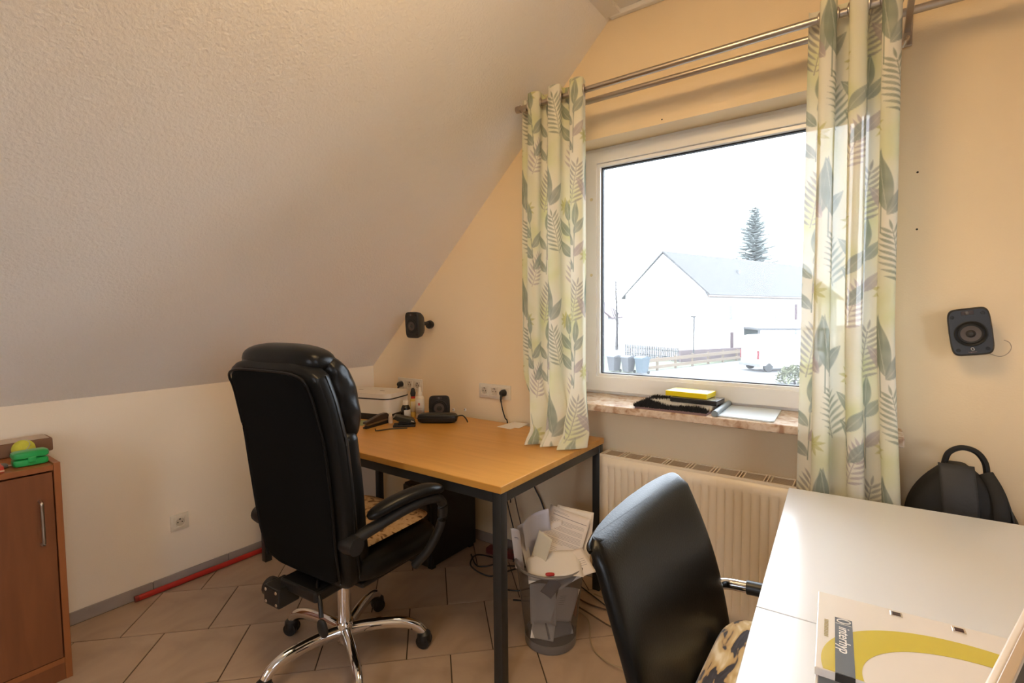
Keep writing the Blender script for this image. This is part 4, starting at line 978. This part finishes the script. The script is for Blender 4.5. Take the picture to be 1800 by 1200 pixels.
sheet('folded_leaflet', 'narrow folded leaflet standing at the left of the basket', bp3(-.128, .0, .375), rdir * .8 + vdir * -.5, Vector((0, 0, 1)) - rdir * .38, .042, .185, .006, mt=M_paperw, lines=[(.78, .25, .7, .018), (.75, .25, .8, .006)], cat='leaflet')
sheet('folded_leaflet', 'white inner leaf of the narrow leaflet in the basket', bp3(-.103, .012, .375), rdir * .6 + vdir * .8, Vector((0, 0, 1)) - rdir * .38, .042, .18, .004, mt=M_paper, cat='leaflet')
sheet('envelope', 'cream envelope standing in the middle of the basket', bp3(-.035, -.015, .375), rdir * .55 + vdir * -.6 + Vector((0, 0, -.18)), Vector((0, 0, 1)) + rdir * .28, .075, .135, .004, mt=M_cream, cat='envelope')
sheet('paper_sheet', 'round edged white page behind the cream envelope', bp3(.0, .06, .39), rdir + Vector((0, 0, .1)), Vector((0, 0, 1)) + vdir * .3, .13, .13, -.012, mt=M_paperw)
sheet('paper_sheet', 'white page lying flat across the basket front rim', bp3(.01, -.06, .345), rdir + Vector((0, 0, .12)), vdir + Vector((0, 0, .3)), .21, .13, -.02, mt=M_paper)
sheet('paper_sheet', 'bent printed page sticking out right over the basket rim', bp3(.075, -.055, .33), rdir * .9 + vdir * .2 + Vector((0, 0, .35)), vdir + Vector((0, 0, .55)) , .16, .12, -.016, mt=M_paperw, lines=[(.6 - k * .08, .4, .9, .012) for k in range(4)])
sheet('paper_sheet', 'large blank page pressed to inner left of the basket', bp3(-.032, -.068, .19), rdir * .95 - vdir * .15, Vector((0, 0, 1)) - vdir * .10, .10, .17, .012, mt=M_paper)
sheet('paper_sheet', 'printed page pressed to inner right of the basket', bp3(.048, -.068, .185), rdir * .92 + vdir * .3 + Vector((0, 0, -.2)), Vector((0, 0, 1)) - vdir * .1 + rdir * .2, .09, .15, .01, mt=M_paperw, lines=[(.75 - k * .06, .2, .5, .012) for k in range(5)])
sheet('paper_sheet', 'dark printed scrap seen through the basket side', bp3(-.005, -.108, .275), rdir * .8 + Vector((0, 0, -.6)), Vector((0, 0, 1)) + rdir * .6, .05, .07, .003, mt=mat('dark_print_scrap', (.12, .10, .13), .7))
sheet('paper_sheet', 'orange brown scrap at right inside of the basket', bp3(.09, -.02, .17), vdir * .8 - rdir * .2, Vector((0, 0, 1)) + rdir * .1, .07, .09, .003, mt=mat('orange_scrap', (.50, .16, .06), .7))
sheet('paper_sheet', 'crumpled page with dark picture at bottom of the basket', bp3(.03, -.055, .085), rdir + Vector((0, 0, .25)), vdir * .5 + Vector((0, 0, .8)), .10, .065, .012, mt=mat('grey_print_page', (.22, .21, .22), .7))
sheet('paper_sheet', 'crumpled white page at bottom left of the basket', bp3(-.035, -.06, .08), rdir + Vector((0, 0, -.2)), vdir * .4 + Vector((0, 0, .8)), .09, .07, .014, mt=M_paper)
tag(obj('red_tag', xf(cushion(0, 0, 0, .018, .008, .006, 3, 2.5, 16, 6), bp3(-.01, -.128, .338), (0, 0, R_(35))), mat('red_paper', (.45, .03, .03), .6), smooth=True), 'small red scrap on the basket rim under the pages', 'paper scrap')

# ------------------------------------------------------------------ white tables
M_top = mat('white_table_laminate', (.74, .77, .81), .22, noise=(3, .01)); M_edge = mat('white_table_edge', (.70, .74, .70), .4); M_leg = mat('silver_table_leg', (.55, .55, .55), .35, metal=.8)
TZ = .73; TA = R_(2.6)
def table(label, fl, grp, ln=1.6, dp=.8):
    t = thing('white_table', label, 'table', (fl[0], fl[1], 0), TA, group=grp)
    tp_ = obj('tabletop', box(0, ln, -dp, 0, TZ - .025, TZ, .0015), M_top, t)
    for x0 in (.43, ln - .09):
        for y0 in (-dp + .05, -.09): obj('leg', box(x0, x0 + .04, y0, y0 + .04, 0, TZ - .0255, .004), M_leg, t)
    obj('apron', box(.47, ln - .09, -.08, -.06, TZ - .075, TZ - .026), M_leg, t); obj('apron', box(.47, ln - .09, -dp + .06, -dp + .08, TZ - .075, TZ - .026), M_leg, t)
    return t
fl1 = Vector((-.207, 1.868, 0)); eyv = Vector((-math.sin(TA), math.cos(TA), 0)); exv = Vector((math.cos(TA), math.sin(TA), 0))
table('far white table with its back edge toward the radiator', fl1, 'white office tables')
fl2 = fl1 - eyv * .8025
table('near white table carrying the yellow printed folder', fl2, 'white office tables')
# letter trays under the folder
M_tray = mat('pale_grey_tray', (.62, .60, .57), .35)
lt = thing('letter_tray', 'pale grey plastic letter tray on the near white table', 'letter tray', (.078, .79, TZ), R_(2))
def tray(z0, nm):
    b = box(-.125, .125, -.16, .10, z0, z0 + .004, .001)
    tb = obj(nm, b, M_tray, lt)
    for x0 in (-.128, .124): obj('side_wall', box(x0, x0 + .004, -.16, .10, z0, z0 + .036, .001), M_tray, tb)
    obj('back_wall', box(-.124, .124, .097, .101, z0, z0 + .036, .001), M_tray, tb)
tray(.001, 'lower_tray'); tray(.046, 'upper_tray')
for sx in (-.1285, .1245):
    for sy in (-.15, .085): obj('riser', box(sx - .001, sx + .005, sy, sy + .012, .035, .048), M_tray, lt)
for k in range(4): tag(obj('tray_paper', xf(box(-.11, .11, -.15, .085, 0, .003), (.078 + .002 * k, .79 - .003 * k, TZ + .0055 + .0035 * k), (0, 0, R_(2 + k * .6))), M_paper), ('lowest', 'second lowest', 'second highest', 'topmost')[k] + ' white paper pad in the lower letter tray', 'paper', 'paper pads in the tray')
# printed folder lying on the tray
FZ = TZ + .0835
pf_ = thing('printed_folder', 'glossy white folder box with big yellow ring and grey label', 'folder', (-.062, 1.008, FZ), R_(3))
M_fol = mat('glossy_white_card', (.72, .69, .66), .12, coat=.4); M_ylw = mat('mustard_yellow_print', (.56, .47, .06), .15, coat=.4); M_gry = mat('slate_grey_print', (.13, .15, .19), .15, coat=.4)
obj('cover', box(0, .285, -.222, 0, 0, .012, .0012), M_fol, pf_)
def inside(p): return max(.0, min(.285, p[0])), max(-.222, min(0, p[1]))
# yellow ring: ellipse band, cut at the folder edges
def ring_pts(cx, cy, a, b_, rot, t): return (cx + a * math.cos(t) * math.cos(rot) - b_ * math.sin(t) * math.sin(rot), cy + a * math.cos(t) * math.sin(rot) + b_ * math.sin(t) * math.cos(rot))
b = bmesh.new(); NN = 120; prev = None
for k in range(NN + 1):
    t = R_(52) + (R_(262) - R_(52)) * k / NN
    po = ring_pts(.185, -.195, .178, .142, 0, t); pi_ = ring_pts(.195, -.205, .140, .108, 0, t)
    if po[1] < -.2205 and pi_[1] < -.2205: prev = None; continue
    po = (min(po[0], .284), max(po[1], -.2215)); pi_ = (min(pi_[0], .284), max(pi_[1], -.2215))
    cur = (b.verts.new((po[0], po[1], .0122)), b.verts.new((pi_[0], pi_[1], .0122)))
    if prev: b.faces.new((prev[0], cur[0], cur[1], prev[1]))
    prev = cur
ext = bmesh.ops.extrude_face_region(b, geom=b.faces[:]); bmesh.ops.translate(b, vec=(0, 0, .0002), verts=[e for e in ext['geom'] if isinstance(e, bmesh.types.BMVert)])
obj('yellow_ring', b, M_ylw, pf_)
lb_ = obj('grey_label', box(.024, .047, -.2217, -.075, .0126, .0129), M_gry, pf_); obj('label_edge', box(.024, .047, -.2225, -.2219, .0005, .0122), M_black, pf_)
M_wp = mat('white_print', (.80, .78, .76), .3)
obj('lettering', xf(textmesh('interhyp', .021, .18), (.0292, -.1005, .0131), (0, 0, R_(-90))), M_wp, lb_)
obj('ring_mark', xf(tube([(.0088 * math.cos(2 * PI * k / 24), .0055 * math.sin(2 * PI * k / 24), 0) for k in range(24)], .0009, 6, closed=True), (.0358, -.084, .0132), (0, 0, R_(8))), M_wp, lb_)
obj('divider_line', box(.025, .046, -.0935, -.0927, .0130, .0133), M_wp, lb_)
for k in range(12): obj('small_print', box(.010, .0155, -.092 - k * .0042, -.0895 - k * .0042, .0126, .0128), mat('faint_olive_print', (.38, .30, .10), .4), pf_)
for cx in (.108, .185):
    cl = obj('metal_clip', box(cx - .008, cx + .008, -.022, -.008, .012, .0135, .0005), M_chrome, pf_); obj('clip_slot', box(cx - .0055, cx + .0055, -.0195, -.0105, .0136, .0141), mat('clip_brown', (.05, .02, .02), .3), cl)
# monitor at the lower right corner
mo = thing('monitor', 'white framed flat monitor at the lower right corner of table', 'monitor', (.094, .403, TZ), math.atan2(.95, .30))
Mx = lambda bm_: xf(bm_, (0, -.014, .095), (R_(-10), 0, 0))
M_mon = mat('white_monitor_shell', (.78, .74, .72), .3)
obj('back_shell', Mx(box(-.24, .30, -.002, .003, 0, .26, .0015, 3)), M_mon, mo, smooth=True)
obj('bezel', Mx(frame(-.24, .30, 0, .26, .004, -.0085, -.0018, .001)), mat('beige_bezel', (.48, .36, .24), .35), mo)
obj('screen', Mx(box(-.2365, .2965, -.0082, -.003, .0035, .2565)), mat('dark_screen', (.06, .042, .024), .5, spec=.1), mo)
obj('stand_neck', box(-.035, .035, -.01, .03, .012, .14, .006), M_mon, mo); obj('stand_foot', box(-.11, .11, -.09, .09, 0, .012, .005), M_mon, mo)

# ------------------------------------------------------------------ guest chair (faces +x, pushed under the table)
gc = thing('guest_chair', 'black leather armchair with tiger cushion pushed up to white tables', 'chair', (-.10, 1.02, 0))
R = []; N = 48
for i in range(21):
    f = i / 20; z = .50 + .412 * f; xc = -.254 - .126 * f + .012 * math.sin(PI * f)      # front face x
    hw = .235 + .022 * math.sin(PI * f * .9)
    e = min(f / .05, (1 - f) / .055); k = 1 if e >= 1 else math.sqrt(max(.05, 1 - (1 - e) ** 2))
    ring = []
    for j in range(N):
        px, py = sq(2 * PI * j / N, .027 * (.4 + .6 * k), hw - .02 * (1 - k), 4.5)
        bow = .022 * (py / .25) ** 2
        ring.append((xc - .027 + px + bow, 1.02 + py, z - (px) * .3))
    R.append(ring)
bk2 = obj('backrest', loft(R), M_leather, gc, world=True, smooth=True)
pts = [(p[0] - .002, p[1], p[2] + .002) for p in R[19][N // 4 + 1: 3 * N // 4]]
obj('piping', tube(pts, .004, 8), M_leather, bk2, world=True, smooth=True)
pts = [(-.236 + .024 * ((-.225 + .45 * k / 30) / .25) ** 2 - .0, 1.02 - .225 + .45 * k / 30, .565) for k in range(31)]
obj('seam', tube(pts, .0028, 6), mat('grey_thread', (.10, .10, .10), .5), bk2, world=True, smooth=True)
obj('seat', cushion(-.03, 1.02, .475, .235, .245, .05, 5, 3.5, 48, 12), M_leather, gc, world=True, smooth=True)
for s in (-1, 1):
    yy = 1.02 + s * .285
    fr_ = smooth_path([(.15, yy, .015), (-.05, yy, .015), (-.28, yy, .02), (-.335, yy, .06), (-.34, yy, .30), (-.335, yy, .56), (-.30, yy, .625), (-.23, yy, .64)], 6)
    lg2 = obj('chrome_frame', tube(fr_, .0135, 12), M_chrome, gc, world=True, smooth=True)
    arm = smooth_path([(-.23, yy, .64), (-.12, yy, .648), (.0, yy, .648), (.06, yy, .64)], 6)
    obj('arm_pad', tube(arm, .0165, 12), M_black, lg2, world=True, smooth=True)
    obj('back_joint', tube([(-.335, yy, .56), (-.33, 1.02 + s * .2, .56)], .01, 10), M_chrome, lg2, world=True, smooth=True)
    obj('seat_joint', tube([(-.337, yy, .43), (-.2, 1.02 + s * .15, .425)], .01, 10), M_chrome, lg2, world=True, smooth=True)
# tiger plush cushion
tg_m = ramp_mat('tiger_plush', 'noise', [(.45, (.02, .010, .007)), (.48, (.46, .28, .09)), (.58, (.58, .42, .18)), (.70, (.76, .66, .46))], rough=.95, scale=1.0, distort=.5, detail=2.0, mapping=(42, 11, 42), sheen=.3, bump=.5)
tgc = obj('tiger_cushion', cushion(0, 0, 0, .215, .228, .045, 6, 4.0, 56, 16), tg_m, smooth=True)
tgc.location = (-.048, 1.025, .5705); tag(tgc, 'tiger striped plush cushion on the seat of black armchair', 'cushion')

# ------------------------------------------------------------------ backpack behind the far table, held up by an added hidden stool
added_stool = thing('stool', 'added unseen low plain wooden stool behind the far white table', 'stool', (.25, 2.07, 0))
M_stw = wood('plain_pine', (.45, .30, .16), (.55, .38, .22), axis=0)
obj('seat', box(-.145, .15, -.10, .11, .30, .325, .004), M_stw, added_stool)
for sx in (-.13, .10):
    for sy in (-.085, .065): obj('leg', box(sx, sx + .03, sy, sy + .03, 0, .2995), M_stw, added_stool)
bpk = thing('backpack', 'black backpack with top handle leaning behind the far white table', 'backpack', (.25, 2.09, .3255))
M_bp = mat('black_nylon', (.009, .009, .010), .7, bump=(60, .3, .004)); M_bp2 = mat('dark_grey_nylon', (.035, .035, .036), .6, bump=(45, .5, .005))
R = []; N = 44
for i in range(25):
    f = i / 24; z = .505 * f
    k = (1 - max(0, (f - .55) / .45) ** 2.3 * .82)
    w = .142 * k if f > .04 else .142 * (.75 + 6 * f); d = .085 * (1 - max(0, (f - .6) / .4) ** 3 * .6)
    sh = -.010 - .018 * max(0, f - .6)
    R.append([(sh + sq(2 * PI * j / N, w, d, 3.2)[0] + .02 * (1 - f), sq(2 * PI * j / N, w, d, 3.2)[1], z) for j in range(N)])
obj('body', loft(R), M_bp, bpk, smooth=True)
fl_ = grid(10, 16, lambda u, v: (-.045 + .085 * u - .02 * v, -.088 - .006 * math.sin(PI * u) + .075 * max(0, v - .55) ** 1.5 * 2.0, .25 + .262 * v ** .9))
o = obj('front_flap', fl_, M_bp2, bpk, smooth='all'); thicken(o, .006)
hd = smooth_path([(-.045, .01, .495), (-.035, .01, .535), (-.005, .01, .556), (.03, .01, .548), (.052, .01, .515), (.058, .01, .465)], 6)
obj('handle', tube(hd, .0085, 10, rx=.013, upv=(0, 1, 0)), M_bp, bpk, smooth=True)
obj('shoulder_strap', tube(smooth_path([(.05, -.02, .49), (.075, -.07, .43), (.08, -.10, .33), (.075, -.10, .2)], 6), .018, 10, rx=.006, upv=(0, 1, 0)), M_bp, bpk, smooth=True)
obj('zip_seam', tube(smooth_path([(.09, -.05, .44), (.11, -.06, .36), (.118, -.062, .24), (.12, -.062, .1)], 6), .003, 6), M_bp2, bpk, smooth=True)

# ------------------------------------------------------------------ cabinet at the left with things on it
M_cab = wood('alder_veneer', (.175, .058, .019), (.22, .075, .025), rough=.4, axis=2, scale=3, stretch=9); M_cabe = wood('alder_edge', (.27, .09, .026), (.32, .11, .033), rough=.4, axis=2, scale=3, stretch=9)
CX, CY, CZ = -2.35, .482, .80
cb = thing('cabinet', 'reddish brown wooden cabinet at the left by the knee wall', 'cabinet', (-2.54, .1, 0))
obj('side_panel', box(-2.735, CX, CY - .019, CY, 0, CZ, .001, 1), M_cabe, cb, world=True)
obj('side_panel', box(-2.735, CX, -.48, -.461, 0, CZ, .001, 1), M_cabe, cb, world=True)
obj('top_panel', box(-2.735, CX - .002, -.461, CY - .0195, CZ - .026, CZ - .006, .001, 1), M_cabe, cb, world=True)
obj('back_panel', box(-2.737, -2.730, -.461, CY - .02, .03, CZ - .027), M_cab, cb, world=True)
obj('plinth', box(-2.40, CX - .004, -.461, CY - .0195, 0, .062), M_cab, cb, world=True); obj('bottom_panel', box(-2.73, CX - .002, -.461, CY - .0195, .063, .082), M_cabe, cb, world=True)
for y0, y1, hy in ((.008, CY - .0225, CY - .060), (-.458, .004, -.40)):
    dr = obj('door', box(CX - .019, CX - .001, y0, y1, .085, CZ - .032, .0012, 1), M_cab, cb, world=True)
    obj('handle', tube(smooth_path([(CX - .001, hy, .675), (CX + .022, hy, .672), (CX + .026, hy, .655), (CX + .026, hy, .54), (CX + .022, hy, .523), (CX - .001, hy, .52)], 4), .0055, 10), M_steel, dr, world=True, smooth=True)
CT = CZ - .006
cbx = thing('cardboard_box', 'flat brown cardboard box with open white edge on the cabinet', 'box', (-2.655, .352, CT))
M_card = mat('brown_cardboard', (.20, .105, .06), .8)
obj('tray', box(-.05, .05, -.17, .165, 0.0005, .052, .006), M_card, cbx, smooth=True); obj('flap', box(-.046, .046, -.165, .155, .0525, .0545, .001), mat('pale_cardboard', (.55, .45, .37), .8), cbx)
tb = thing('tennis_ball', 'yellow green tennis ball before the cardboard box', 'ball', (-2.565, .425, CT + .0335))
M_tb = mat('yellow_felt', (.55, .55, .06), .95, bump=(300, .6, .002), noise=(30, .1))
obj('felt', lathe([(.0335 * math.sin(PI * k / 16), -.0335 * math.cos(PI * k / 16)) for k in range(17)], 28), M_tb, tb, smooth='all')
obj('seam', tube([(.0334 * math.cos(a) * math.cos(.45 * math.sin(2 * a)), .0334 * math.sin(.45 * math.sin(2 * a)) * 1.0, .0334 * math.sin(a) * math.cos(.45 * math.sin(2 * a))) for a in [2 * PI * k / 40 for k in range(40)]], .0011, 6, closed=True), mat('grey_white_seam', (.5, .5, .45), .8), tb, smooth='all')
gb = thing('green_box', 'bright green plastic lunch box on the cabinet front', 'box', (-2.425, .417, CT), R_(90))
M_gb = mat('bright_green_plastic', (.02, .34, .08), .3)
obj('tub', cushion(0, 0, .0135, .047, .031, .0133, 5, 5, 40, 8), M_gb, gb, smooth=True); obj('lid', cushion(0, 0, .0395, .049, .0325, .0135, 5, 4, 40, 8), M_gb, gb, smooth=True); obj('latch', box(-.011, .011, -.0345, -.028, .013, .034, .003), M_gb, gb)
rt = thing('red_tin', 'small red and cream tin at left edge of the cabinet', 'tin', (-2.40, .318, CT))
obj('tin', box(-.03, .03, -.04, .025, 0.0003, .022, .003), mat('red_tin_paint', (.45, .04, .02), .4), rt); obj('band', box(-.0305, .0305, -.0405, .0255, .004, .010, .001), mat('cream_band', (.6, .42, .28), .5), rt)
ko = thing('key_ring', 'grey metal key ring between red tin and green box', 'keys', (-2.455, .345, CT))
for k in range(2): obj('key', xf(box(-.006, .03, -.006, .006, .001, .003, .0008), (0, .006 * k, .0025 * k), (0, 0, R_(30 + 50 * k))), M_steel, ko)
obj('fob', xf(cushion(0, 0, .009, .018, .012, .008, 3, 2.5, 18, 6), (.012, .006, 0)), mat('dark_grey_fob', (.12, .11, .11), .4), ko, smooth=True)
# red stick lying along the skirting
rst = thing('red_pole', 'long red broom pole lying along the skirting', 'pole', (-2.725, 1.2, 0))
obj('pole', tube([(-2.723, .80, .0145), (-2.715, 1.95, .0145)], .0135, 14), mat('red_lacquer', (.42, .022, .015), .35), rst, world=True, smooth=True)
obj('end_cap', tube([(-2.7232, .788, .0147), (-2.723, .803, .0147)], .0142, 14), mat('dark_red_cap', (.22, .02, .015), .4), rst, world=True, smooth=True)
# dowel holes left in the wall
for (hx, hz, lb) in ((.116, 1.785, 'upper dark dowel hole in the wall right of the curtain'), (.120, 1.5935, 'lower dark dowel hole in the wall right of the curtain'), (-.7645, 2.16, 'small dark dowel hole in the wall above the window')):
    tag(obj('dowel_hole', xf(lathe([(0, .0004), (.0028, .0004), (.0034, 0), (0, 0)], 12), (hx, W - .0002, hz), (R_(90), 0, 0)), M_hole), lb, 'dowel hole', 'dowel holes in the window wall')
